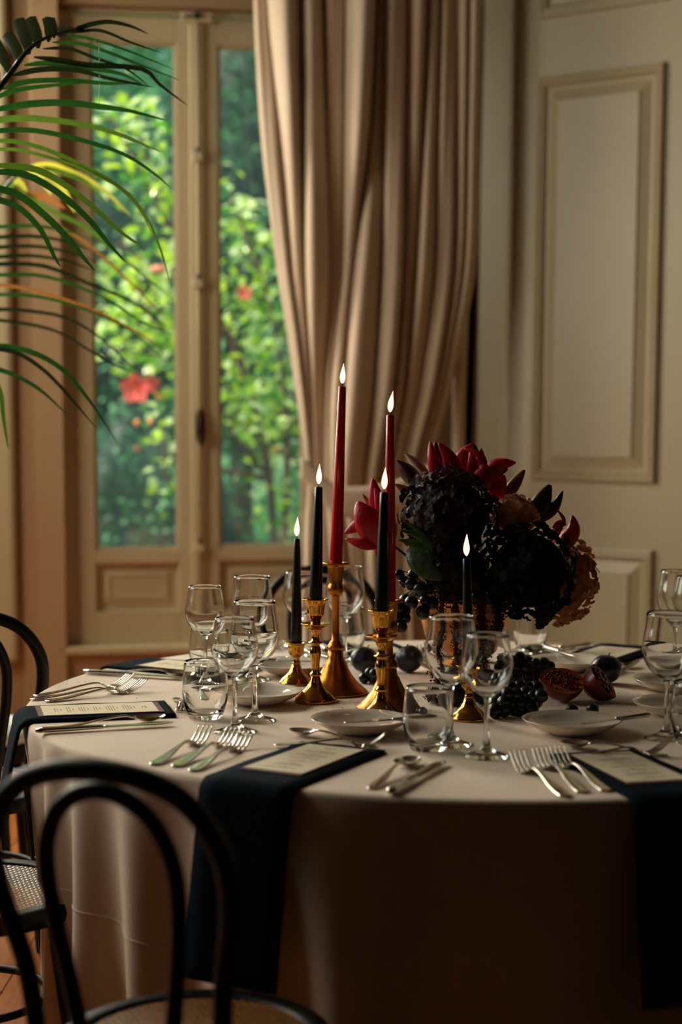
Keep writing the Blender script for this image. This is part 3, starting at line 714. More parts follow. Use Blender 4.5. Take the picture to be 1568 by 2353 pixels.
# front place
cutlery('fork', (345, 1763), (480, 1698), 'first of the three front forks, nearest the black chair', anchor='mid')
cutlery('fork', (385, 1771), (552, 1700), 'middle fork of the three in front of the left wine glasses', anchor='mid')
cutlery('fork', (437, 1776), (572, 1712), 'third of the three front forks, nearest the navy napkin', anchor='mid')
cutlery('spoon', (846, 1820), (957, 1748), 'spoon lying left of the knife at the front edge', anchor='mid')
cutlery('knife', (897, 1828), (1020, 1757), 'knife at the front edge, right of the spoon', anchor='mid')
cutlery('dspoon', (892, 1723), (668, 1687), 'dessert spoon crossing behind the front menu, bowl to the left', z=0.001, anchor='tip')
cutlery('dfork', (672, 1718), (890, 1722), 'dessert fork above the front menu card, tines to the right', z=0.003, anchor='tip')
cutlery('bknife', (958, 1690), (838, 1697), 'butter knife across the right rim of the front plate', z=0.0245, tilt=0.0, anchor='mid')
# left place
cutlery('fork', (82, 1601), (303, 1576), 'rear fork of the three on the left beside the laid menu', anchor='tip')
cutlery('fork', (78, 1609), (318, 1589), 'middle fork of the three on the far left', anchor='tip')
cutlery('fork', (88, 1616), (335, 1588), 'front fork of the left three, nearest the menu card', anchor='tip')
cutlery('knife', (76, 1687), (403, 1668), 'long knife lying below the left menu card', anchor='mid')
cutlery('spoon', (84, 1680), (380, 1656), 'spoon lying between the left napkin and the long knife', anchor='tip', z=0.001)
cutlery('dspoon', (474, 1642), (455, 1590), 'small spoon seen through the left tumbler', anchor='tip')
cutlery('dfork', (403, 1602), (424, 1650), 'small fork left of the left tumbler, handle away', anchor='mid')
cutlery('bknife', (522, 1616), (560, 1606), 'butter knife resting on the plate behind the left wine glasses', z=0.0255, anchor='mid')
# back left place
cutlery('knife', (203, 1549), (418, 1563), 'knife at the back left in front of the far menu', anchor='mid')
cutlery('spoon', (240, 1548), (425, 1556), 'spoon beside the back left knife, nearest the menu', anchor='mid', z=0.001)
cutlery('dspoon', (590, 1542), (655, 1519), 'dessert spoon tipped up behind the plate of the back left place', anchor='tip')
cutlery('dfork', (640, 1530), (560, 1546), 'dessert fork behind the far left wine glasses', anchor='mid')
cutlery('bknife', (588, 1546), (690, 1550), 'butter knife lying across the plate behind the short candlestick', z=0.024, anchor='mid')
cutlery('fork', (455, 1506), (560, 1500), 'near fork of the back left place, by the far table edge', anchor='handle')
cutlery('fork', (480, 1499), (590, 1494), 'far fork of the back left place, by the far table edge', anchor='handle')
# back place
cutlery('knife', (655, 1489), (700, 1500), 'knife at the far edge left of the tall candlestick', anchor='handle')
cutlery('spoon', (700, 1482), (740, 1498), 'spoon at the far edge seen between the candlesticks', anchor='handle')
cutlery('dfork', (780, 1500), (860, 1508), 'dessert fork at the far edge in front of the back napkin', anchor='mid')
cutlery('fork', (985, 1478), (975, 1500), 'fork at the far edge right of the back napkin', anchor='handle')
cutlery('fork', (1000, 1478), (992, 1500), 'fork at the far edge nearest the gold vase', anchor='handle')
# back right place
cutlery('knife', (1335, 1487), (1235, 1502), 'dark knife by the far tumbler on the back right', anchor='mid', z=0.001)
cutlery('spoon', (1310, 1482), (1215, 1503), 'spoon by the far tumbler on the back right, bowl to the left', anchor='tip')
cutlery('dfork', (1345, 1492), (1270, 1512), 'dessert fork behind the back right plate', anchor='mid', z=0.002)
cutlery('bknife', (1238, 1512), (1340, 1545), 'butter knife sloping over the rim of the back right plate', z=0.026, anchor='mid')
cutlery('dspoon', (1400, 1542), (1460, 1533), 'spoon tip showing right of the plum at the back right', anchor='tip')
cutlery('fork', (1385, 1545), (1468, 1545), 'fork right of the plum in front of the back right menu', anchor='tip')
# right front place
cutlery('fork', (1300, 1832), (1190, 1763), 'leftmost of the three forks on the dark right side', anchor='mid')
cutlery('fork', (1350, 1830), (1232, 1748), 'middle of the three forks on the dark right side', anchor='mid')
cutlery('fork', (1402, 1824), (1276, 1748), 'rightmost of the three forks on the dark right side, nearest the menu', anchor='mid')
cutlery('dspoon', (1525, 1738), (1285, 1716), 'dessert spoon behind the right menu, bowl to the left', z=0.001, anchor='tip')
cutlery('dfork', (1320, 1746), (1540, 1736), 'dessert fork behind the right menu, tines to the right', z=0.003, anchor='tip')
cutlery('bknife', (1475, 1683), (1350, 1702), 'butter knife sticking out over the right rim of the dark right plate', z=0.0255, anchor='mid')

# ---------------------------------------------------------------- napkins with menu cards
NW = 0.165
def napkin(theta, r0, drop, label, clabel, dx=0.0, twist=0.0):
    t = math.radians(theta); o = Vector((math.cos(t), math.sin(t), 0))
    n = thing('napkin', label, 'napkin', (TC.x, TC.y, 0), t - PI / 2, 'folded navy napkins hanging over the table edge')
    # local +y is outward. profile: flat, rounded edge, hanging
    path = []
    for i in range(15): path.append((r0 + (TR - 0.016 - r0) * i / 14, TZ + 0.0006))
    for i in range(1, 7): a = i / 6 * PI / 2; path.append((TR - 0.014 + 0.026 * math.sin(a), TZ + 0.0006 - 0.026 * (1 - math.cos(a))))
    for i in range(1, 13): path.append((TR + 0.014 + 0.045 * i / 12, TZ - 0.026 - (drop - 0.026) * i / 12))
    T = 0.0065
    def cloth(w0, w1, t0, t1, wob):
        m = MB(); N = len(path); nx = 7
        def P(i, j, top):
            y, z = path[i]; y2, z2 = path[min(i + 1, N - 1)]; y1, z1 = path[max(i - 1, 0)]
            ty, tz = y2 - y1, z2 - z1; l = math.hypot(ty, tz); ny, nz = -tz / l, ty / l
            x = w0 + (w1 - w0) * j / (nx - 1); h = t1 if top else t0
            h += (0.0007 * math.sin(j * 2.1 + i * 0.7 + wob)) if top else 0
            if j in (0, nx - 1) and top: h -= 0.0012
            return (x + dx + 0.0015 * math.sin(i * 0.9 + wob), y + ny * abs(h) * (1 if nz >= -1 else 1) * (1), z + nz * h) if False else (x + dx, y + abs(ny) * h, z + nz * h)
        top = [[P(i, j, True) for j in range(nx)] for i in range(N)]; bot = [[P(i, j, False) for j in range(nx)] for i in range(N)]
        vs = [p for row in top for p in row] + [p for row in bot for p in row]; K = N * nx; fs = []
        for i in range(N - 1):
            for j in range(nx - 1):
                a = i * nx + j; fs.append((a, a + 1, a + nx + 1, a + nx)); a += K; fs.append((a, a + nx, a + nx + 1, a + 1))
        for i in range(N - 1):
            a = i * nx; fs.append((a, a + nx, a + nx + K, a + K)); a = i * nx + nx - 1; fs.append((a, a + K, a + nx + K, a + nx))
        for j in range(nx - 1):
            fs.append((j, j + K, j + 1 + K, j + 1)); a = (N - 1) * nx + j; fs.append((a, a + 1, a + 1 + K, a + K))
        return m.add(vs, fs)
    cloth(-NW / 2, NW / 2, 0.0, T * 0.5, 0).build('lower_fold', NAVY, n)
    cloth(-NW / 2 + 0.003, NW / 2 - 0.001, T * 0.5 + 0.0002, T, 2).build('upper_fold', NAVY, n)
    # menu card
    c = thing('menu_card', clabel, 'menu card', (TC.x, TC.y, TZ + T + 0.0016), t - PI / 2 + twist, 'printed menu cards lying on the napkins')
    cw, cl_ = 0.105, 0.215; y0 = r0 + 0.028
    MB().box(-cw / 2 + dx - 0.002, cw / 2 + dx + 0.002, y0 - 0.010, y0 + cl_ + 0.010, 0, 0.0006).build('backing', CARDB, c, smooth=False)
    MB().box(-cw / 2 + dx, cw / 2 + dx, y0, y0 + cl_, 0.0007, 0.0013).build('sheet', CARD, c, smooth=False)
    tx = MB(); rr_ = random.Random(int(theta)); y = y0 + 0.018
    def line(y, wd, h=0.0016):
        x = -wd / 2
        while x < wd / 2 - 0.002:
            w_ = min(rr_.uniform(0.004, 0.011), wd / 2 - x)
            tx.box(x + dx, x + w_ + dx, y, y + h, 0.00131, 0.0014); x += w_ + 0.0016
    line(y, 0.024, 0.003); line(y + 0.006, 0.014, 0.0022); y += 0.022
    while y < y0 + cl_ - 0.026:
        line(y, rr_.uniform(0.014, 0.02), 0.0022); y += 0.007
        for _ in range(rr_.choice((2, 3, 4))):
            line(y, rr_.uniform(0.034, 0.066)); y += 0.0046
        y += 0.007
    tx.build('print', INK, c, smooth=False, label='faint lines of illegible printing')
napkin(242.5, 0.585, 0.30, 'navy napkin hanging over the near table edge, with the menu card nearest the camera', 'menu card on the front navy napkin, left of centre')
napkin(194, 0.622, 0.27, 'navy napkin draped over the left edge of the table', 'menu card on the left napkin with visible columns of print')
napkin(149, 0.575, 0.25, 'far left navy napkin in front of the window wall', 'menu card on the far left napkin')
napkin(106, 0.575, 0.25, 'navy napkin at the far edge between candlestick and vase', 'menu card at the far edge behind the plums')
napkin(60, 0.57, 0.25, 'navy napkin at the back right beside the plum', 'menu card at the back right behind the plum')
napkin(285, 0.58, 0.30, 'navy napkin on the dark right front edge of the table', 'menu card on the dark right front napkin')

# ================================================================== CANDLES
def candlestick(kind, px, py, label, s=1.0, m=BRASS):
    p = onz(px, py)
    t = thing('candlestick', label, 'candlestick', (p.x, p.y, TZ + 0.0004))
    S = lambda pr: [(r * (s if kind != 'tall' else 1) if False else r * s, z * s) for r, z in pr]
    if kind == 'short':
        MB().lathe(S([(0.037, 0), (0.0375, 0.003), (0.036, 0.006), (0.033, 0.0085), (0.031, 0.012), (0.024, 0.018), (0.016, 0.025), (0.011, 0.034), (0.0088, 0.042)]), 40).build('base', m, t)
        MB().lathe(S([(0.0088, 0.042), (0.0098, 0.044), (0.0088, 0.046), (0.0072, 0.052), (0.0085, 0.057), (0.011, 0.059)]), 32).build('stem', m, t)
        MB().lathe(S([(0.009, 0.058), (0.0145, 0.062), (0.0150, 0.065), (0.0165, 0.066), (0.0170, 0.075), (0.0185, 0.083), (0.0235, 0.087), (0.0240, 0.0885), (0.0215, 0.0886), (0.0145, 0.084), (0.0135, 0.07), (0.0001, 0.069)]), 64, flute=(4, 5, 16, 0.07)).build('cup', m, t)
    if kind == 'medium':
        MB().lathe(S([(0.0435, 0), (0.0445, 0.004), (0.0425, 0.008), (0.0385, 0.011), (0.035, 0.015), (0.028, 0.021), (0.0195, 0.028), (0.0135, 0.036), (0.0105, 0.044), (0.0095, 0.049), (0.0088, 0.051)]), 8 * 6, flute=(0, 4, 8, 0.035)).build('base', m, t)
        MB().lathe(S([(0.0085, 0.050), (0.0118, 0.053), (0.0120, 0.056), (0.0085, 0.059), (0.0075, 0.064), (0.0088, 0.078), (0.0108, 0.092), (0.0115, 0.100), (0.0102, 0.107), (0.0082, 0.112), (0.0085, 0.115), (0.0150, 0.1175), (0.0155, 0.119), (0.0090, 0.122), (0.0072, 0.127), (0.0082, 0.136), (0.0115, 0.143), (0.0150, 0.147)]), 32).build('stem', m, t)
        MB().lathe(S([(0.0150, 0.1465), (0.0215, 0.150), (0.0300, 0.1555), (0.0305, 0.157), (0.0290, 0.1568), (0.0205, 0.1535), (0.0110, 0.1525)]), 48, flute=(1, 4, 8, 0.05)).build('drip_plate', m, t)
        MB().lathe(S([(0.0105, 0.152), (0.0095, 0.158), (0.0100, 0.163), (0.0135, 0.170), (0.0160, 0.173), (0.0172, 0.178), (0.0190, 0.190), (0.0215, 0.199), (0.0262, 0.204), (0.0265, 0.2055), (0.0235, 0.2052), (0.0152, 0.197), (0.0142, 0.182), (0.0001, 0.181)]), 64, flute=(5, 7, 12, 0.06)).build('cup', m, t)
    if kind == 'tall':
        MB().lathe([(0.0655 , 0), (0.0668, 0.003), (0.066, 0.0055), (0.0605, 0.010), (0.048, 0.021), (0.0355, 0.036), (0.0275, 0.050), (0.0232, 0.060), (0.0225, 0.0625), (0.0185, 0.068), (0.0165, 0.075), (0.0155, 0.090)] if s == 1 else [(0.0625, 0), (0.064, 0.003), (0.063, 0.0055), (0.057, 0.010), (0.045, 0.021), (0.033, 0.036), (0.026, 0.050), (0.0222, 0.058), (0.0215, 0.0605), (0.0178, 0.065), (0.016, 0.07), (0.0152, 0.080)], 56).build('base', m, t)
        z0 = 0.089 if s == 1 else 0.079; top = 0.268 if s == 1 else 0.212
        MB().lathe([(0.0150, z0), (0.0180, z0 + 0.003), (0.0183, z0 + 0.008), (0.0150, z0 + 0.012), (0.0120, z0 + 0.018), (0.0085, z0 + 0.021), (0.0080, z0 + 0.04), (0.0082, top - 0.068), (0.0100, top - 0.066)], 32).build('stem', m, t)
        MB().lathe([(0.0085, top - 0.067), (0.0145, top - 0.063), (0.0170, top - 0.056), (0.0165, top - 0.048), (0.0140, top - 0.043), (0.0138, top - 0.039), (0.0155, top - 0.028), (0.0180, top - 0.010), (0.0190, top - 0.004), (0.0280, top - 0.003), (0.0290, top), (0.0280, top + 0.0015), (0.0175, top + 0.001), (0.0150, top - 0.004), (0.0145, top - 0.024), (0.0001, top - 0.025)], 48, flute=(6, 7, 12, 0.05)).build('cup', m, t)
        return p, top
    return p, (0.0885 if kind == 'short' else 0.2055) * s
def candle(base, z0, top_px, r0, r1, m, label, sink):
    """base: xy of the holder; z0: top of the holder; the candle leans towards its top as photographed"""
    tp = at(top_px[0], top_px[1], base.y + 0.003)
    b = Vector((base.x, base.y, TZ + z0 - sink)); ax = tp - b; L = ax.length
    c = thing('taper_candle', label, 'candle', b, 0, 'lit taper candles'); c.rotation_mode = 'QUATERNION'; c.rotation_quaternion = ax.to_track_quat('Z', 'Y')
    pr = [(r0 * 0.86, 0), (r0 * 0.9, 0.012), (r0, 0.02)] + [(r0 + (r1 - r0) * (i / 8) ** 1.1, 0.02 + (L - 0.022) * i / 8) for i in range(1, 9)] + [(r1 * 0.9, L), (r1 * 0.5, L - 0.0012), (0.0001, L - 0.0022)]
    MB().lathe(pr, 32, cap=True).build('wax', m, c, angle=50)
    MB().tube([(0, 0, L - 0.003), (0.0002, 0, L + 0.005), (0.0016, 0, L + 0.010)], [0.0009, 0.0009, 0.0006], 6).build('wick', WICK, c)
    fl = MB(); FH = 0.041
    def fp(u, v):
        r = 0.0050 * (math.sin(PI * min(v, 1) ** 0.8) ** 0.9 * (1 - 0.6 * v) * 1.5) + 0.00005
        lean = -0.0055 * v * v * (1 if label.startswith('red') or 'rightmost' in label else 0.35) + 0.0008
        return (lean + r * math.cos(2 * PI * u), r * math.sin(2 * PI * u), L + 0.005 + FH * v)
    fl.grid(14, 16, fp, closeu=True); fl.build('flame', FLAME, c)
    return c
b, z = candlestick('short', 681, 1571, 'short shiny brass candlestick, farthest left of the group'); candle(b, z, (683, 1238), 0.0125, 0.0062, BLACKWAX, 'black taper candle in the short candlestick, leftmost flame', 0.014)
b, z = candlestick('medium', 725, 1612, 'shiny brass candlestick with an eight sided drip plate, left of the tall one'); candle(b, z, (733, 1119), 0.0132, 0.0075, BLACKWAX, 'black taper candle standing left of the tall red candle', 0.016)
b, z = candlestick('tall', 771, 1593, 'tallest candlestick, aged matte brass with a wide cone foot', 1.0, OBRASS); candle(b, z, (787, 888), 0.0133, 0.0077, REDWAX, 'red taper candle with the highest flame', 0.014)
b, z = candlestick('tall', 893, 1629, 'matte brass candlestick with a cone foot, standing behind a shiny one', 0.9, OBRASS); candle(b, z, (898, 954), 0.0125, 0.0078, REDWAX, 'red taper candle nearer the flowers, behind a black candle', 0.014)
b, z = candlestick('medium', 876, 1651, 'shiny brass candlestick with a drip plate directly behind the middle plate'); candle(b, z, (884, 1131), 0.0138, 0.0082, BLACKWAX, 'black taper candle in front of the second red candle', 0.016)
b, z = candlestick('short', 1078, 1653, 'small brass candlestick seen between the two front wine glasses', 0.98); candle(b, z, (1073, 1284), 0.0115, 0.0072, BLACKWAX, 'black taper candle in front of the dark bouquet, rightmost flame', 0.014)

# ================================================================== VASE AND FLOWERS
VB = onz(1067, 1570); VY = VB.y
vz = at(1067, 1372, VY).z - TZ
v = thing('gold_vase', 'gold footed urn holding the dark bouquet behind the wine glasses', 'vase', (VB.x, VB.y, TZ + 0.0004))
k = vz
pr = [(0.058, 0), (0.060, 0.004), (0.052, 0.010), (0.030, 0.018), (0.020, 0.028), (0.024, 0.036), (0.050, 0.05), (0.072, 0.075), (0.085, 0.105), (0.093, 0.135), (0.102, k - 0.018), (0.128, k - 0.003), (0.130, k), (0.127, k + 0.001), (0.099, k - 0.018), (0.088, 0.130), (0.066, 0.08), (0.03, 0.05), (0.0001, 0.045)]
kk = [(i / (len(pr) - 1), Vector((a, b_, 0))) for i, (a, b_) in enumerate(pr)]
MB().lathe(pr, 64).build('urn', OBRASS, v, angle=60)
MB().lathe([(0.126, k - 0.0035), (0.1315, k - 0.002), (0.132, k + 0.001), (0.127, k + 0.003), (0.124, k)], 64, cap=False).build('rim', BRASS, v)
moss = mat('dark_floral_foam', (14, 20, 12), 0.9); mo = MB(); mo.lathe([(0.0001, k - 0.05), (0.086, k - 0.05), (0.094, k - 0.022), (0.06, k + 0.0), (0.0001, k + 0.01)], 32).build('stem_holder', moss, v)
VC = Vector((VB.x, VB.y, TZ + vz - 0.012))
STEM = mat('dark_green_stem', (30, 52, 24), 0.5, rgb2=(22, 40, 18), noise_scale=30)
PD = mat('hydrangea_black_red', (20, 5, 9), 0.6, spec=0.25, rgb2=(60, 10, 18), noise_scale=9, transl=0.12, noise_amt=0.12)
PK = mat('hydrangea_black', (5, 3, 4), 0.75, spec=0.12, rgb2=(10, 7, 8), noise_scale=12)
PT = mat('hydrangea_tan', (240, 186, 150), 0.7, rgb2=(214, 140, 100), noise_scale=20, transl=0.25)
PB = mat('hydrangea_brown', (206, 132, 68), 0.7, rgb2=(160, 92, 48), noise_scale=20, transl=0.25)
LR = mat('lily_crimson', (214, 24, 52), 0.42, rgb2=(160, 12, 34), noise_scale=14, stretch=(6, 6, 1), transl=0.22, bump=0.3, bump_scale=60)
LD = mat('lily_dark_crimson', (84, 8, 20), 0.45, rgb2=(52, 6, 14), noise_scale=14, transl=0.12, bump=0.3, bump_scale=60)
LT = mat('lily_bud_tan', (190, 160, 138), 0.5, rgb2=(150, 110, 90), noise_scale=18)
LG = mat('lily_bud_green', (128, 108, 36), 0.45, rgb2=(120, 52, 30), noise_scale=6)
GR = mat('bouquet_leaf', (70, 120, 40), 0.35, rgb2=(40, 84, 30), noise_scale=18, transl=0.2, bump=0.3, bump_scale=60)
GW = mat('wrinkled_leaf', (60, 88, 58), 0.45, rgb2=(34, 54, 38), noise_scale=30, bump=1.0, bump_scale=90)
YL = mat('yellowed_leaf', (168, 128, 32), 0.5, rgb2=(120, 96, 24), noise_scale=20, transl=0.3)
def floret_mesh(name, m, r):
    b = MB()
    for k in range(4):
        a = k * PI / 2; ca, sa = math.cos(a), math.sin(a)
        def f(u, vv):
            l = r * vv; wd = r * 0.62 * math.sin(PI * min(1, 0.12 + 0.74 * vv)) * (u - 0.5) * 2
            z = r * (0.30 * vv - 0.42 * vv * vv + 0.25 * (u - 0.5) ** 2 * 4 * vv)
            return (ca * l - sa * wd, sa * l + ca * wd, z)
        b.grid(4, 4, f)
    return b.mesh(name, m)
def hydrangea(px, py, Y, rx, rz, n, m, label, fr, ry=None):
    c = at(px, py, Y); ry = ry or rx
    t = thing('hydrangea', label, 'flower', c, 0)
    meshes = [floret_mesh('floret', m, fr * s_) for s_ in (0.85, 1.0, 1.15)]
    MB().ball((0, 0, 0), 1, 14, 10, (rx * 0.8, ry * 0.8, rz * 0.8)).build('flower_head_core', m, t)
    g = (1 + 5 ** 0.5) / 2
    for i in range(n):
        z = 1 - 2 * (i + 0.5) / n; a = 2 * PI * i / g; q = math.sqrt(1 - z * z)
        d = Vector((q * math.cos(a) + R.gauss(0, 0.05), q * math.sin(a) + R.gauss(0, 0.05), z + R.gauss(0, 0.05))).normalized()
        if d.y > 0.45: continue
        s_ = R.uniform(0.86, 1.06); p = Vector((d.x * rx, d.y * ry, d.z * rz)) * s_
        dd = (d + Vector((R.gauss(0, 0.28), R.gauss(0, 0.28), R.gauss(0, 0.28)))).normalized()
        o = obj('floret', meshes[R.randrange(3)], t); o.matrix_local = Matrix.Translation(p) @ (dd.to_track_quat('Z', 'Y').to_matrix() @ Matrix.Rotation(R.uniform(0, 6), 3, 'Z')).to_4x4()
    e = VC - c
    MB().tube([(0, 0, 0), e * 0.5 + Vector((0, 0.0, 0.01)), e * 0.92, e], 0.0035, 7).build('stem', STEM, t)
    return t
hydrangea(1032, 1188, VY - 0.10, 0.098, 0.097, 250, PD, 'large blackish red hydrangea head in the middle of the bouquet', 0.0135)
hydrangea(1052, 1312, VY - 0.10, 0.066, 0.060, 110, PD, 'smaller dark red hydrangea low behind the rightmost flame', 0.0125)
hydrangea(1216, 1312, VY - 0.14, 0.096, 0.094, 240, PK, 'almost black hydrangea head on the right of the bouquet', 0.0125)
hydrangea(1182, 1186, VY - 0.07, 0.046, 0.042, 76, PT, 'small tan hydrangea between the two dark heads', 0.0125)
hydrangea(1296, 1334, VY - 0.02, 0.070, 0.088, 170, PB, 'brown dried hydrangea behind the black one at the far right', 0.0125)

def petal(t, base, mid, tip, w_, m, name='petal', cup=0.35, Y0=None, wp=0.9, n=12, point=0.55):
    """points are (px,py,Y); width in metres"""
    P = [at(*base) - t.location, at(*mid) - t.location, at(*tip) - t.location]
    sp = spline(P, n); b = MB(); vs = []
    for i, p in enumerate(sp):
        f = i / (n - 1); tan = (sp[min(i + 1, n - 1)] - sp[max(i - 1, 0)]).normalized()
        view = (p + t.location - CO).normalized(); side = tan.cross(view).normalized(); out = side.cross(tan).normalized()
        ww = w_ * 1.15 / 2 * (math.sin(PI * (0.10 + 0.88 * f) ** point) ** wp) 
        for j in range(7):
            q = (j - 3) / 3; vs.append(p + side * ww * q + out * (-cup * ww * (1 - q * q) + 0.05 * ww * (1 - abs(q))))
    fs = [(i * 7 + j, i * 7 + j + 1, (i + 1) * 7 + j + 1, (i + 1) * 7 + j) for i in range(n - 1) for j in range(6)]
    o = b.add(vs, fs).build(name, m, t); so = o.modifiers.new('s', 'SOLIDIFY'); so.thickness = 0.0007; so.offset = 0
    return o
def bud(t, base, tip, w_, m, name='bud_petal'):
    a = at(*base) - t.location; b_ = at(*tip) - t.location; ax = b_ - a; L = ax.length; q = ax.to_track_quat('Z', 'Y').to_matrix()
    for k in range(3):
        mb = MB()
        def f(u, vv):
            r = w_ / 2 * (math.sin(PI * (0.14 + 0.80 * vv) ** 0.85) ** 0.9); an = 2 * PI * (k / 3) + (u - 0.5) * 2 * PI / 3 * 1.06
            r *= 1 + 0.10 * math.cos((u - 0.5) * PI * 2) - 0.04
            return a + q @ Vector((r * math.cos(an), r * math.sin(an), L * vv))
        mb.grid(9, 14, f); mb.build(name, m, t)
def flower(label, px, py, Y, name='lily', cat='flower'):
    t = thing(name, label, cat, at(px, py, Y)); e = VC - t.location
    MB().tube([(0, 0, 0), e * 0.5 + Vector((0, 0.01, 0.0)), e * 0.95, e], 0.0028, 7).build('stem', STEM, t); return t
Y = VY - 0.07
t = flower('open crimson lily at the left of the bouquet, beside the black candle', 872, 1228, VY - 0.10)
petal(t, (885, 1236, Y), (838, 1205, Y - .03), (792, 1226, Y - .02), 0.040, LR, cup=0.5)
petal(t, (878, 1238, Y), (838, 1250, Y - .04), (793, 1238, Y - .03), 0.027, LR, cup=0.3)
petal(t, (892, 1240, Y), (846, 1196, Y - .045), (822, 1152, Y - .04), 0.066, LR, cup=0.6)
petal(t, (890, 1215, Y + .02), (866, 1150, Y), (857, 1099, Y + .01), 0.038, LR, cup=0.4)
petal(t, (888, 1200, Y - .01), (876, 1155, Y - .02), (862, 1122, Y - .01), 0.03, LR, cup=0.2)
petal(t, (880, 1235, Y + .02), (868, 1258, Y), (866, 1278, Y), 0.012, LR, cup=0.2)
petal(t, (872, 1190, Y + .03), (850, 1160, Y + .03), (833, 1135, Y + .03), 0.016, LT, 'petal', cup=0.3)
Y = VY - 0.03
t = flower('crimson lily with upright petals at the top left of the bouquet', 1025, 1105, VY - 0.02)
petal(t, (1010, 1100, Y), (996, 1055, Y - .01), (989, 1014, Y), 0.026, LR, cup=0.5)
petal(t, (1022, 1105, Y), (1010, 1060, Y + .01), (1000, 1016, Y + .01), 0.036, LD, cup=0.5)
petal(t, (1040, 1105, Y), (1036, 1058, Y - .01), (1008, 1018, Y - .01), 0.036, LR, cup=0.4)
petal(t, (1030, 1105, Y + .02), (1026, 1070, Y + .02), (1018, 1040, Y + .02), 0.028, LD, cup=0.3)
t = flower('crimson lily with a curled petal at the very top of the bouquet', 1090, 1108, VY - 0.02)
petal(t, (1072, 1105, Y), (1062, 1055, Y + .01), (1088, 1018, Y + .01), 0.036, LR, cup=0.4)
petal(t, (1085, 1100, Y - .01), (1086, 1060, Y - .02), (1082, 1030, Y - .01), 0.020, LR, cup=0.3)
petal(t, (1110, 1105, Y - .01), (1106, 1050, Y - .03), (1067, 1031, Y - .02), 0.018, LR, cup=0.3)
petal(t, (1102, 1102, Y + .01), (1104, 1062, Y + .01), (1107, 1030, Y + .01), 0.026, LR, cup=0.3)
petal(t, (1100, 1108, Y - .02), (1112, 1080, Y - .03), (1104, 1060, Y - .02), 0.030, LR, cup=0.4)
petal(t, (1088, 1105, Y + .02), (1092, 1055, Y + .02), (1090, 1020, Y + .02), 0.030, LD, cup=0.3)
t = flower('crimson lily reaching right from the top of the bouquet', 1130, 1130, VY - 0.02)
petal(t, (1108, 1118, Y), (1142, 1072, Y - .02), (1186, 1063, Y - .02), 0.036, LR, cup=0.5)
petal(t, (1118, 1122, Y), (1140, 1090, Y), (1168, 1078, Y), 0.028, LD, cup=0.3)
petal(t, (1134, 1148, Y), (1150, 1112, Y - .01), (1160, 1092, Y), 0.032, LR, cup=0.3)
petal(t, (1160, 1165, Y), (1190, 1153, Y - .02), (1210, 1175, Y - .01), 0.022, LR, cup=0.4)
t = flower('dark red lily bud at the upper left of the bouquet', 952, 1098, VY - 0.02, 'lily_bud')
bud(t, (962, 1112, Y), (912, 1059, Y), 0.036, LD)
t = flower('small tan lily bud behind the dark bud at upper left', 975, 1085, VY, 'lily_bud')
bud(t, (982, 1090, Y + .03), (931, 1042, Y + .03), 0.021, LT)
t = flower('green and reddish lily bud to the upper right of the bouquet', 1165, 1140, VY, 'lily_bud')
bud(t, (1160, 1145, Y), (1206, 1080, Y), 0.027, LG)
Y = VY - 0.04
t = flower('dark lily with closed petals rising at the right of the bouquet', 1228, 1188, VY - 0.02)
bud(t, (1224, 1192, Y), (1265, 1114, Y), 0.042, LD, 'petal')
petal(t, (1235, 1188, Y), (1272, 1168, Y), (1294, 1128, Y), 0.026, LD, cup=0.5)
petal(t, (1225, 1190, Y), (1250, 1184, Y - .01), (1272, 1172, Y), 0.02, LD, cup=0.3)
t = flower('small crimson lily at the far right edge of the bouquet', 1290, 1225, VY - 0.02)
petal(t, (1296, 1250, Y), (1318, 1218, Y), (1316, 1184, Y), 0.032, LR, cup=0.5)
petal(t, (1278, 1216, Y), (1296, 1195, Y), (1278, 1168, Y), 0.010, LR, cup=0.4)
petal(t, (1276, 1218, Y), (1290, 1204, Y), (1302, 1206, Y), 0.02, LR, cup=0.3)
# leaves of the bouquet
def leafthing(label, segs, m, name='leaf_sprig'):
    t = flower(label, segs[0][0][0], segs[0][0][1], segs[0][0][2], name, 'leaf')
    for b_, mi, ti_, w_ in segs: petal(t, b_, mi, ti_, w_, m, 'leaf', cup=0.25)
Y = VY - 0.19
leafthing('narrow green leaves left of the large dark hydrangea', [((992, 1262, Y), (965, 1232, Y), (918, 1218, Y), 0.018), ((990, 1264, Y), (955, 1250, Y), (915, 1240, Y), 0.017), ((985, 1262, Y), (968, 1226, Y), (930, 1196, Y), 0.012)], GR)
leafthing('small yellowed leaf behind the second red candle', [((948, 1135, Y + .15), (928, 1124, Y + .15), (908, 1112, Y + .15), 0.018)], YL)
leafthing('wrinkled dark green leaf above the hanging grapes', [((968, 1258, Y + .02), (975, 1300, Y + .0), (1020, 1332, Y + .02), 0.054)], GW)
sf = thing('serrated_leaf', 'dark serrated leaf hanging under the black hydrangea', 'leaf', at(1240, 1380, VY - 0.10))
P = [at(1243, 1375, VY - .10) - sf.location, at(1256, 1410, VY - .10) - sf.location, at(1240, 1447, VY - .10) - sf.location]; sp = spline(P, 17); b = MB(); vs = []
for i, p in enumerate(sp):
    w_ = 0.021 * math.sin(PI * (0.25 + 0.72 * i / 16)) ** 0.7 + (0.0022 if i % 2 else -0.001)
    vs += [p + Vector((-w_, 0.003, 0)), p + Vector((0, 0, 0)), p + Vector((w_ * 0.9, 0.003, 0))]
b.add(vs, [(i * 3 + j, i * 3 + j + 1, i * 3 + j + 4, i * 3 + j + 3) for i in range(16) for j in range(2)]).build('leaf', mat('near_black_leaf', (16, 24, 16), 0.6, rgb2=(12, 18, 12), noise_scale=30), sf)
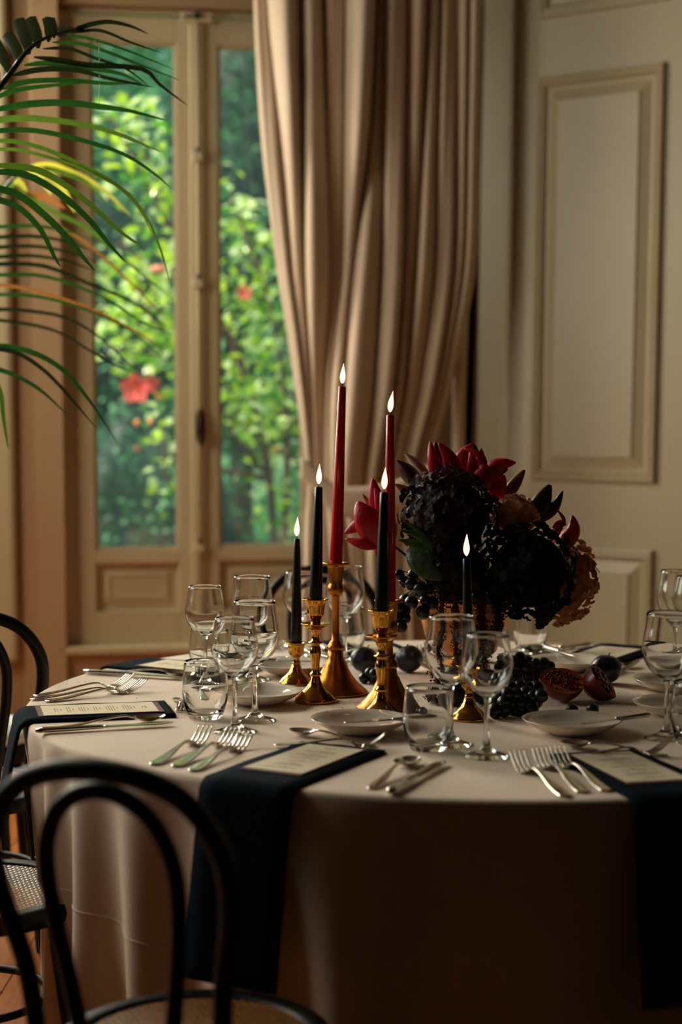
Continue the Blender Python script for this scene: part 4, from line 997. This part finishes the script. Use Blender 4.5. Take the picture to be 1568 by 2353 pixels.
e = VC - sf.location; MB().tube([(0, 0, 0), e * 0.5 + Vector((0, 0, 0.03)), e], 0.0022, 6).build('stem', STEM, sf)
# amaranth tassels
AM = mat('amaranth_burgundy', (78, 8, 18), 0.8, rgb2=(42, 5, 12), noise_scale=60, bump=1.0, bump_scale=200, transl=0.1)
def tassel(label, pts, r):
    c = at(*pts[0]); t = thing('amaranth', label, 'flower', c); sp = spline([at(*p) - c for p in pts], 46)
    for i, p in enumerate(sp):
        if (p + c).z < TZ + r * 0.75: sp[i] = Vector((p.x, p.y, TZ + r * 0.75 - c.z))
    b = MB(); b.tube(sp, [r * 0.62 * (0.8 + 0.3 * math.sin(i * 1.1)) * (1 if i < 40 else (46 - i) / 6) for i in range(46)], 8)
    for i in range(int(700 * r / 0.014)):
        p = sp[R.randrange(46)] + Vector((R.gauss(0, 0.003),) * 3); d = Vector((R.gauss(0, 1), R.gauss(0, 1), R.gauss(0, 1))).normalized()
        q = p + d * r * R.uniform(0.55, 0.95)
        if (q + c).z < TZ + 0.002: continue
        b.ball(q, R.uniform(0.0014, 0.0026), 5, 3)
    b.build('tassel', AM, t, kind='stuff')
    e = VC - c; MB().tube([(0, 0, 0), e * 0.5 + Vector((0, 0, 0.02)), e], 0.002, 6).build('stem', STEM, t)
Y = VY - 0.15
tassel('burgundy amaranth tassel falling over the left of the vase onto the cloth', [(1030, 1330, VY - .08), (1018, 1370, Y), (1012, 1450, Y), (1000, 1520, Y - .01), (1005, 1575, Y - .02), (985, 1610, Y - 0.06), (1010, 1622, Y - 0.09)], 0.013)
tassel('burgundy amaranth tassel behind the left front wine glass', [(1050, 1330, VY - .08), (1046, 1380, Y - .01), (1050, 1460, Y - .01), (1052, 1540, Y - .02), (1050, 1590, Y - .04), (1045, 1625, Y - .1)], 0.014)
tassel('burgundy amaranth tassel behind the right front wine glass', [(1110, 1330, VY - .08), (1106, 1380, Y), (1108, 1450, Y), (1112, 1520, Y), (1105, 1585, Y - .02)], 0.016)
tassel('short burgundy amaranth tassel under the black hydrangea', [(1135, 1320, VY - .08), (1140, 1370, Y + .02), (1148, 1420, Y + .02), (1140, 1450, Y + .02)], 0.012)

# ================================================================== FRUIT
GP = mat('black_grape_skin', (12, 16, 23), 0.28, rgb2=(32, 40, 50), noise_scale=28, noise_amt=0.04, coat=0.2)
PLM = mat('plum_skin', (18, 19, 32), 0.34, rgb2=(38, 44, 60), noise_scale=14, noise_amt=0.05)
gm = MB().ball((0, 0, 0), 1.0, 18, 12).mesh('grape', GP)
def bunch(label, gl, hang=False, name='grape_bunch', top=None, cat='grapes'):
    ps = [(at(x, y, Y), r) for x, y, Y, r in gl]
    if not hang: ps = [(Vector((p.x, p.y, max(p.z, TZ + r * 0.98))), r) for p, r in ps]
    c = sum((p for p, _ in ps), Vector()) / len(ps)
    if not hang: c.z = TZ
    t = thing(name, label, cat, c); hub = top - c if top else Vector((0, 0, max((p - c).z for p, _ in ps) * 0.5))
    for p, r in ps:
        o = obj('grape', gm, t, loc=p - c); o.scale = (r, r, r * R.uniform(1.0, 1.12)); o.rotation_euler = (R.uniform(-.4, .4), R.uniform(-.4, .4), R.uniform(0, 6))
    s_ = MB()
    for p, r in ps:
        q = p - c; a = q + Vector((0, 0, r * 0.9)); s_.tube([a, a * 0.6 + hub * 0.4 + Vector((0, 0, 0.004)), hub], 0.0009, 5)
    s_.build('stalks', STEM, t)
Y = VY - 0.13
g1 = [(930, 1337, Y, .0125), (945, 1341, Y - .01, .0135), (966, 1354, Y - .02, .0155), (918, 1320, Y, .011), (950, 1320, Y + .01, .012), (990, 1330, Y, .013), (1008, 1342, Y, .013), (1025, 1325, Y, .012), (985, 1352, Y + .01, .013),
      (932, 1379, Y + .01, .0135), (946, 1384, Y - .01, .0143), (978, 1380, Y, .0120), (994, 1386, Y, .0135), (972, 1407, Y - .01, .0148), (918, 1398, Y, .013), (930, 1403, Y + .01, .013), (914, 1418, Y, .0135), (932, 1420, Y, .0115), (923, 1441, Y - .01, .0125), (908, 1408, Y + .02, .0125), (906, 1430, Y + .02, .012), (1002, 1312, Y, .011), (960, 1300, Y + .02, .012)]
bunch('blue black grapes hanging over the left rim of the gold vase', g1, True, top=at(985, 1345, Y + 0.05))
Y = onz(852, 1570).y
bunch('small cluster of grapes beside the left plum', [(837, 1566, Y, .0115), (850, 1546, Y, .011), (860, 1550, Y - .01, .0115), (864, 1568, Y, .0115), (852, 1572, Y + 0.015, .011)])
Y = onz(968, 1645).y
bunch('pair of loose grapes seen through the front tumbler', [(960, 1630, Y + .02, .0085), (970, 1637, Y, .0105)])
Y = onz(1215, 1572).y
gl = [(1150 + 17 * i + R.uniform(-4, 4), 1555 + R.uniform(-3, 3), Y + R.uniform(-.03, .03), .0135) for i in range(7)] + [(1158 + 18 * i + R.uniform(-4, 4), 1536 + R.uniform(-3, 3), Y + R.uniform(-.02, .02), .0135) for i in range(6)]
gl += [(1160, 1516, Y, .013), (1196, 1514, Y, .0145), (1213, 1520, Y + .01, .0135), (1180, 1520, Y - .01, .013), (1232, 1527, Y - .01, .013), (1250, 1526, Y, .0145), (1264, 1532, Y, .012), (1216, 1536, Y - .02, .0142), (1278, 1548, Y, .0115), (1268, 1556, Y - .01, .013)]
bunch('heap of black grapes behind the pomegranates, before the back right plate', gl)
Y = onz(1180, 1648).y
gl = [(1140 + 20 * i + R.uniform(-4, 4), 1640 + R.uniform(-4, 3), Y + R.uniform(-.02, .03), .0145) for i in range(5)] + [(1136 + 21 * i + R.uniform(-4, 4), 1618 + R.uniform(-4, 3), Y + R.uniform(-.02, .03), .0145) for i in range(5)]
gl += [(1148 + 20 * i + R.uniform(-4, 4), 1596 + R.uniform(-4, 3), Y + 0.02 + R.uniform(-.02, .03), .014) for i in range(6)] + [(1175 + 20 * i, 1578 + R.uniform(-3, 3), Y + .05, .013) for i in range(4)] + [(1232, 1612, Y + .06, .014), (1244, 1596, Y + .08, .014)]
bunch('heap of black grapes in front of the pomegranates, right of the front glasses', gl)
for x, y, r, l in ((1315, 1647, .0125, 'single dark grape with a scrap of stalk before the pomegranate'), (1362, 1645, .0125, 'single dark grape on the cloth under the pomegranate wedge')):
    p = onz(x, y); t = thing('grape', l, 'grape', (p.x, p.y, TZ)); o = obj('berry', gm, t, loc=(0, 0, r)); o.scale = (r, r, r)
    MB().tube([(0.002, -r, 0.003), (0.008, -r * 1.2, 0.002)], 0.0018, 6).build('stalk', STEM, t)
def plum(px, pyc, r, label, sx=1.0, tilt=0.0, name='plum', m=PLM):
    p = onz(px, pyc); t = thing(name, label, name, (p.x, p.y, TZ + 0.0003), 0, None)
    b = MB()
    def f(u, v_):
        th = PI * (0.001 + 0.998 * v_); a = 2 * PI * u; rr = r * (1 - 0.06 * math.exp(-((math.cos(a - 4.2) - 1) / 0.03) ** 2)) ; zz = -math.cos(th)
        z = zz * r * 0.96 - (0.22 * r * math.exp(-(math.sin(th) / 0.22) ** 2) if zz > 0 else 0)
        return Vector((rr * math.sin(th) * math.cos(a) * sx, rr * math.sin(th) * math.sin(a), z))
    M_ = Matrix.Rotation(tilt, 3, 'Y')
    b.grid(40, 24, lambda u, v_: M_ @ f(u, v_) + Vector((0, 0, r * 0.97)), closeu=True); b.build('skin', m, t)
    top = M_ @ Vector((0, 0, r * 0.74)) + Vector((0, 0, r * 0.97)); MB().tube([top, top * 1.0 + Vector((0.003, 0, r * 0.25)), top + Vector((0.006, 0, r * 0.34))], 0.0012, 6).build('stalk', STEM, t)
plum(837, 1545, 0.030, 'dark plum with a flat bloom, left of the vase and beside the tall candlestick', 1.03, 0.25)
plum(940, 1545, 0.0315, 'round dark plum between the matte candlestick and the front wine glass', 1.0, -0.3)
plum(1393, 1570, 0.032, 'dark plum standing behind the pomegranate wedge at the right', 1.05, 0.1)
FG = mat('fig_skin', (26, 14, 24), 0.55, rgb2=(40, 22, 32), noise_scale=18, stretch=(1, 1, 4))
plum(1042, 1622, 0.026, 'dark fig between the small candlestick and the front glass', 1.0, 0.9, 'fig', FG)
plum(1110, 1617, 0.027, 'dark fig right of the small candlestick', 1.0, -0.7, 'fig', FG)
# pomegranate pieces
RIND = mat('pomegranate_rind', (120, 22, 16), 0.4, rgb2=(86, 14, 12), noise_scale=14, coat=0.2); PITH = mat('pomegranate_pith', (196, 96, 50), 0.7, rgb2=(170, 66, 36), noise_scale=30)
ARIL = mat('pomegranate_aril', (96, 6, 16), 0.15, coat=0.5)
def pome(px, py, r, label, nrm, wedge=False):
    p = onz(px, py); t = thing('pomegranate_half', label, 'pomegranate', (p.x, p.y, TZ)); nq = Vector(nrm).normalized().to_track_quat('Z', 'Y').to_matrix()
    def f(u, v_):
        th = PI - PI / 2 * v_ * 0.999; a = 2 * PI * u; rr = r * (1 + 0.035 * math.sin(3 * a) + 0.02 * math.sin(7 * a))
        return nq @ Vector((rr * math.sin(th) * math.cos(a), rr * math.sin(th) * math.sin(a) * (0.86 if wedge else 1), rr * math.cos(th) * 0.92))
    pts = [f(u / 40, v_ / 20) for u in range(40) for v_ in range(21)]; off = Vector((0, 0, 0.0005 - min(q.z for q in pts)))
    MB().grid(40, 18, lambda u, v_: f(u, max(v_, 0.001)) + off, closeu=True).build('rind', RIND, t)
    def g(u, v_):
        q = f(u, 1); d = 1 - 0.99 * v_; z = -0.004 * math.sin(PI * min(1, v_ * 1.3)) ; return q * d + nq @ Vector((0, 0, z)) + off
    MB().grid(40, 8, g, closeu=True).build('pith', PITH, t)
    ar = MB(); rr_ = random.Random(px)
    for k in range(70):
        a = rr_.uniform(0, 2 * PI); q = rr_.uniform(0.1, 0.78) * r
        if abs(math.sin(3 * a)) < 0.25: continue
        c = nq @ Vector((q * math.cos(a), q * math.sin(a) * (0.86 if wedge else 1), 0.0)) + off; ar.ball(c, rr_.uniform(0.0028, 0.004), 7, 5)
    ar.build('arils', ARIL, t, kind='stuff')
    cr = MB(); cc = nq @ Vector((0, 0, -0.0)) 
pome(1292, 1614, 0.045, 'halved pomegranate lying cut side up beside the grapes', (0.10, -0.42, 0.9))
pome(1386, 1612, 0.046, 'pomegranate wedge tilted against the plum', (0.75, -0.25, 0.62), True)
cr = MB()
for k in range(150):
    x, y = R.choice(((R.gauss(1410, 35), R.gauss(1590, 22)), (R.gauss(790, 90), R.gauss(1618, 22)), (R.gauss(950, 60), R.gauss(1600, 30)), (R.gauss(210, 90), R.gauss(1583, 14))))
    p = onz(x, y); p.z = TZ + 0.0006; cr.ball(p, R.uniform(0.0004, 0.001), 4, 3)
o = cr.build('crumbs', mat('dark_crumb', (50, 34, 24), 0.9), kind='stuff'); tag(o, 'dark crumbs and poppy seeds scattered on the cloth', 'crumbs')

# ================================================================== CHAIRS
def mirror(h, n): # h: left half points up to the top centre
    full = h + [(-x, y, z) for x, y, z in reversed(h[:-1])]; return spline(full, n)
oh = mirror([(-0.190, -0.285, 0.0), (-0.165, -0.235, 0.22), (-0.145, -0.195, 0.44), (-0.140, -0.190, 0.50), (-0.148, -0.205, 0.62), (-0.172, -0.232, 0.735), (-0.164, -0.252, 0.815), (-0.108, -0.265, 0.878), (0, -0.270, 0.900)], 90)
ih = mirror([(-0.062, -0.188, 0.44), (-0.064, -0.192, 0.50), (-0.078, -0.205, 0.60), (-0.094, -0.224, 0.71), (-0.092, -0.240, 0.79), (-0.060, -0.253, 0.849), (0, -0.258, 0.872)], 64)
CP = {}
CP['back_hoop'] = MB().tube(oh, [0.0125 + 0.0015 * math.sin(PI * i / 89) for i in range(90)], 12).mesh('back_hoop', BENT)
CP['inner_hoop'] = MB().tube(ih, 0.0115, 12).mesh('inner_hoop', BENT)
def ringmesh(r, z0, z1, w_, name): return MB().lathe([(r - w_, z0), (r, z0), (r + 0.004, (z0 + z1) / 2), (r, z1), (r - w_, z1), (r - w_, z0)], 56, cap=False).mesh(name, BENT)
CP['seat_ring'] = ringmesh(0.205, 0.437, 0.468, 0.035, 'seat_ring')
cn = MB()
for ax in (0, 1):
    for i in range(-21, 22):
        x = i * 0.0078; h = math.sqrt(max(0.174 ** 2 - x * x, 0.0001)); ns = 24; secs = []
        if h < 0.02: continue
        N_ = max(6, int(h * 2 / 0.0078 * 2))
        for k in range(N_ + 1):
            s_ = -h + 2 * h * k / N_; ph = s_ / 0.0078 * PI + (PI if (i % 2) ^ ax else 0); z = 0.466 + 0.0011 * math.cos(ph)
            secs.append(((x, s_, z) if ax == 0 else (s_, x, z), (0.0031, 0, 0) if ax == 0 else (0, 0.0031, 0), (0, 0, 0.0006)))
        vs = []
        for c, a, b_ in secs: c = Vector(c); a = Vector(a); vs += [c - a, c + a]
        cn.add(vs, [(2 * k, 2 * k + 1, 2 * k + 3, 2 * k + 2) for k in range(len(secs) - 1)])
CP['cane_seat'] = cn.mesh('cane_seat', CANE)
for sgn in (-1, 1):
    CP['leg%d' % sgn] = MB().tube([(sgn * 0.13, 0.13, 0.44), (sgn * 0.142, 0.15, 0.25), (sgn * 0.155, 0.175, 0.012), (sgn * 0.156, 0.177, 0.0)], [0.016, 0.014, 0.012, 0.012], 12).mesh('leg', BENT)
CP['leg_ring'] = MB().tube([(0.150 * math.cos(a * PI / 24), 0.150 * math.sin(a * PI / 24) * 1.0 - 0.02, 0.27) for a in range(48)], 0.008, 8, closed=True).mesh('leg_ring', BENT)
def chair(label, sx, sy, face, legring=True):
    t = thing('bentwood_chair', label, 'chair', (sx, sy, 0), face - PI / 2, 'black bentwood chairs around the table')
    for k_ in ('back_hoop', 'inner_hoop', 'seat_ring', 'cane_seat', 'leg-1', 'leg1', 'leg_ring'):
        obj('leg' if k_.startswith('leg') and k_ != 'leg_ring' else k_, CP[k_], t, kind='stuff' if k_ == 'cane_seat' else None)
    return t
def chair_at(label, px, py, zt, face):
    p = onz(px, py, zt); f = Vector((math.cos(face), math.sin(face), 0)); s_ = p + f * 0.27; return chair(label, s_.x, s_.y, face)
chair_at('black bentwood chair nearest the camera, its hoops crossing the lower left', 218, 1745, 0.9125, math.radians(70)).scale = (0.93, 1, 1)
chair('black bentwood chair at the left edge with its cane seat showing', -0.665, 2.93, math.radians(17))
chair_at('black bentwood chair at the back left, in front of the pale wall panel', -93, 1398, 0.9125, math.radians(100))
chair_at('black bentwood chair on the far side, seen behind the candlesticks', 735, 1298, 0.9125, math.radians(-80)).scale = (0.92, 1, 1)
chair('black bentwood chair at the far right seen through the wine glasses', 1.02, 4.30, math.radians(-125))
st = thing('stool', 'low black round stool with a top painted pale as if lit at the far left edge', 'stool', (-0.99, 4.36, 0))
MB().lathe([(0.0001, 0.47), (0.18, 0.47), (0.186, 0.485), (0.18, 0.50), (0.0001, 0.503)], 40).build('lit_seat', LITSEAT, st)
MB().lathe([(0.15, 0.42), (0.185, 0.42), (0.188, 0.445), (0.185, 0.469), (0.0001, 0.469)], 40).build('seat_frame', BENT, st)
for k in range(4):
    a = PI / 4 + k * PI / 2; MB().tube([(0.14 * math.cos(a), 0.14 * math.sin(a), 0.44), (0.17 * math.cos(a), 0.17 * math.sin(a), 0)], 0.014, 10).build('leg', BENT, st)

# ================================================================== PALM
PG = [mat('palm_leaf_%s' % n, c, 0.38, rgb2=c2, noise_scale=8, transl=tr, coat=0.1) for n, c, c2, tr in
      (('dark', (40, 52, 22), (30, 40, 18), 0.2), ('green', (44, 92, 30), (28, 68, 24), 0.3), ('light', (98, 126, 38), (66, 100, 30), 0.4), ('yellow', (190, 184, 60), (150, 150, 56), 0.5), ('orange', (160, 84, 36), (128, 96, 42), 0.4))]
palm = thing('palm_plant', 'tall green palm whose fronds arch in from the left edge', 'palm', (-1.75, 4.0, 0))
MB().lathe([(0.16, 0), (0.2, 0.25), (0.215, 0.36), (0.2, 0.36), (0.19, 0.32), (0.0001, 0.32)], 32).build('pot', mat('dark_clay_pot', (70, 40, 28), 0.7), palm)
MB().lathe([(0.0001, 0.33), (0.185, 0.33), (0.0001, 0.335)], 24).build('soil', mat('potting_soil', (30, 22, 16), 0.95), palm)
def frond(pts, Y0, label, r=0.008):
    """pts: rachis px polyline from base to tip; a lower part is added from the pot"""
    P = [at(x, y, yy) - palm.location for x, y, yy in pts]; base = Vector((0.0, 0, 0.33))
    P = [base, base * 0.5 + P[0] * 0.5 + Vector((-0.06, 0, 0.12))] + P
    sp = spline(P, 60); fo = MB().tube(sp, [r * (1 - 0.8 * (i / 59) ** 2) for i in range(60)], 8).build('frond', PG[0], palm, label=label)
    for i in range(22, 59, 2):
        q = sp[i] + palm.location; px = 784 + q.x / q.y * F
        if px > -70: break
        for dx_, dy_ in ((-0.10, 0.30), (-0.22, -0.26)):
            L_ = R.uniform(0.85, 1.15); p0 = sp[i]; vs = []
            for k in range(9):
                f_ = k / 8; c_ = p0 + Vector((dx_ * L_ * f_, dy_ * L_ * f_, 0.05 * f_ - 0.26 * f_ * f_)); ww = 0.009 * math.sin(PI * (0.1 + 0.88 * f_))
                vs += [c_ + Vector((0.8 * ww, 0, 0.6 * ww)), c_ - Vector((0.8 * ww, 0, 0.6 * ww))]
            MB().add(vs, [(2 * k, 2 * k + 1, 2 * k + 3, 2 * k + 2) for k in range(8)]).build('leaflet', PG[1], fo)
    return fo
def leaflet(fr_, pts, Y0, Y1, w_, m, n=16, blunt=False):
    L = len(pts); P = [at(x, y, Y0 + (Y1 - Y0) * i / (L - 1)) - palm.location for i, (x, y) in enumerate(pts)]
    sp = spline(P, n); vs = []
    for i, p in enumerate(sp):
        f = i / (n - 1); tan = (sp[min(i + 1, n - 1)] - sp[max(i - 1, 0)]).normalized()
        view = (p + palm.location - CO).normalized(); side = tan.cross(view).normalized(); out = side.cross(tan)
        ww = w_ / 2 * (min(1, 0.25 + f * 5) * (1 - (f ** 3) * (0.92 if not blunt else 0.05)))
        if blunt: ww = w_ / 2 * min(1, 0.2 + 1.9 * f)
        vs += [p - side * ww + out * ww * 0.35, p, p + side * ww + out * ww * 0.35]
    fs = []
    for i in range(n - 1): a = i * 3; fs += [(a, a + 1, a + 4, a + 3), (a + 1, a + 2, a + 5, a + 4)]
    MB().add(vs, fs).build('leaflet', m, fr_)
Dk, Gn, Lt, Yw, Og = PG
Y1 = 3.75
f1 = frond([(-160, 420, Y1), (-60, 280, Y1), (0, 200, Y1), (30, 160, Y1), (60, 120, Y1), (90, 95, Y1), (125, 80, Y1), (175, 66, Y1)], Y1, 'uppermost frond with folded upper leaflets')
for b_, t_, w_ in (((-22, 232), (-45, 160), 22), ((-4, 203), (-32, 120), 24), ((20, 168), (-14, 92), 26), ((48, 144), (14, 74), 28), ((67, 125), (40, 42), 29), ((88, 111), (68, 38), 27), ((111, 96), (106, 38), 21), ((124, 88), (118, 40), 14), ((135, 84), (137, 60), 24), ((152, 77), (165, 60), 18), ((172, 70), (192, 62), 16)):
    leaflet(f1, [b_, ((b_[0] + t_[0]) / 2 + 4, (b_[1] + t_[1]) / 2), t_], Y1, Y1 + 0.05, w_ / 3800 * Y1, Dk, 8, True)
A = [([(165, 72), (205, 57), (250, 50), (300, 60), (342, 79)], 11, Dk), ([(170, 75), (230, 70), (300, 97), (372, 122)], 7, Dk), ([(150, 84), (200, 87), (290, 115), (403, 161)], 7, Gn),
     ([(120, 97), (180, 100), (230, 113), (320, 148), (415, 185)], 9, Gn), ([(98, 112), (160, 112), (220, 134), (290, 158), (345, 200)], 8, Dk), ([(78, 131), (140, 139), (200, 149), (325, 158), (368, 195), (432, 243)], 13, Dk),
     ([(55, 150), (120, 145), (200, 156), (280, 170), (330, 196)], 12, Gn), ([(28, 174), (90, 160), (170, 160), (250, 180), (355, 201)], 13, Dk), ([(5, 205), (60, 188), (150, 184), (250, 192), (320, 190)], 12, Gn),
     ([(-25, 230), (40, 207), (120, 196), (200, 190)], 11, Gn), ([(-40, 258), (60, 240), (150, 236), (230, 245), (300, 255), (384, 277)], 16, Gn), ([(-60, 285), (0, 275), (80, 272), (200, 288), (290, 315), (370, 350)], 15, Lt),
     ([(-80, 312), (0, 300), (80, 300), (180, 320), (280, 352), (350, 395), (393, 433)], 12, Gn), ([(-90, 330), (0, 323), (70, 332), (160, 366), (280, 432), (340, 505), (375, 590), (388, 645)], 10, Lt), ([(-100, 345), (0, 343), (50, 346), (150, 373), (260, 422), (320, 480), (360, 560)], 8, Lt)]
for p, w_, m in A: leaflet(f1, p, Y1, Y1 + 0.12, w_ / 3800 * Y1, m)
Y2 = 3.7
f2 = frond([(-300, 700, Y2), (-180, 500, Y2), (-90, 420, Y2), (-40, 385, Y2), (-22, 375, Y2)], Y2, 'second frond with leaflets drooping before the window')
for p, w_, m in (([(-40, 380), (60, 384), (130, 412), (210, 472), (280, 535), (330, 568)], 15, Lt), ([(-50, 396), (50, 399), (130, 440), (200, 500), (250, 560), (288, 602)], 16, Gn),
                 ([(-60, 425), (30, 442), (100, 492), (160, 552), (192, 592), (218, 622)], 17, Gn), ([(-80, 450), (0, 460), (50, 482), (95, 530), (125, 590), (140, 614)], 15, Gn)):
    leaflet(f2, p, Y2, Y2 - 0.05, w_ / 3800 * Y2, m)
Y3 = 4.9
f3 = frond([(-200, 700, Y3), (-60, 520, Y3), (0, 445, Y3), (30, 412, Y3), (60, 392, Y3), (110, 382, Y3)], Y3, 'sunlit frond farther back, blurred')
for p, w_, m in (([(60, 392), (100, 380), (150, 390), (230, 430), (300, 495)], 16, Yw), ([(30, 410), (50, 425), (62, 450)], 16, Yw), ([(60, 398), (95, 415), (118, 448)], 18, Yw), ([(95, 390), (140, 430), (172, 488)], 20, Yw),
                 ([(60, 445), (110, 455), (150, 480)], 14, Og), ([(40, 430), (110, 480), (200, 525), (290, 600), (400, 690)], 11, Lt), ([(30, 440), (100, 500), (200, 560), (300, 650), (390, 740)], 8, Og), ([(100, 385), (140, 395), (200, 420), (250, 470)], 12, Lt), ([(0, 440), (20, 425), (45, 420)], 20, Lt)):
    leaflet(f3, p, Y3, Y3 + 0.1, w_ / 3800 * Y3, m)
Y4 = 4.6
f4 = frond([(-330, 850, Y4), (-230, 700, Y4), (-130, 570, Y4), (-60, 500, Y4), (-40, 480, Y4)], Y4, 'lower frond farther back with long thin leaflets')
for y in (521, 545, 568, 590): leaflet(f4, [(-80, y + 4), (0, y), (80, y - 2), (160, y + 12), (220, y + 34)], Y4, Y4 + .2, 9 / 3800 * Y4, R.choice((Gn, Dk)))
for p, w_, m in (([(-80, 612), (0, 607), (100, 611), (200, 650), (300, 692), (385, 750)], 10, Dk), ([(-80, 636), (0, 632), (80, 632), (150, 648), (250, 690), (330, 742), (400, 770)], 9, Gn), ([(-80, 660), (0, 655), (80, 668), (200, 706), (310, 760), (370, 800)], 8, Og),
                 ([(-80, 684), (0, 677), (90, 682), (200, 712), (300, 760), (380, 830)], 8, Gn), ([(-80, 715), (0, 711), (70, 715), (150, 730), (230, 776), (330, 868)], 9, Dk), ([(-80, 735), (0, 736), (90, 750), (150, 771), (250, 832), (318, 862)], 8, Dk)):
    leaflet(f4, p, Y4, Y4 + .15, w_ / 3800 * Y4, m)
Y5 = 4.1
f5 = frond([(-420, 930, Y5), (-300, 850, Y5), (-180, 806, Y5), (-70, 795, Y5)], Y5, 'lowest frond at the left edge')
for p, w_, m in (([(-70, 797), (0, 795), (60, 805), (120, 832), (165, 870), (220, 940), (270, 1018)], 13, Gn), ([(-60, 800), (30, 808), (100, 850), (160, 912), (222, 985)], 10, Dk), ([(-60, 838), (0, 850), (50, 870), (100, 902), (153, 952)], 11, Gn), ([(-30, 840), (0, 900), (8, 960), (19, 1032)], 12, Lt)):
    leaflet(f5, p, Y5, Y5 - 0.05, w_ / 3800 * Y5, m)
th_ = MB().tube([at(215, 85, Y1), at(228, 110, Y1 + .01), at(229, 180, Y1 + .02), at(228, 238, Y1 + .03)], 0.0006, 5)
o = th_.build('thin_fibre', PG[0]); o.parent = palm; o.matrix_parent_inverse = Matrix.Translation(-palm.location)
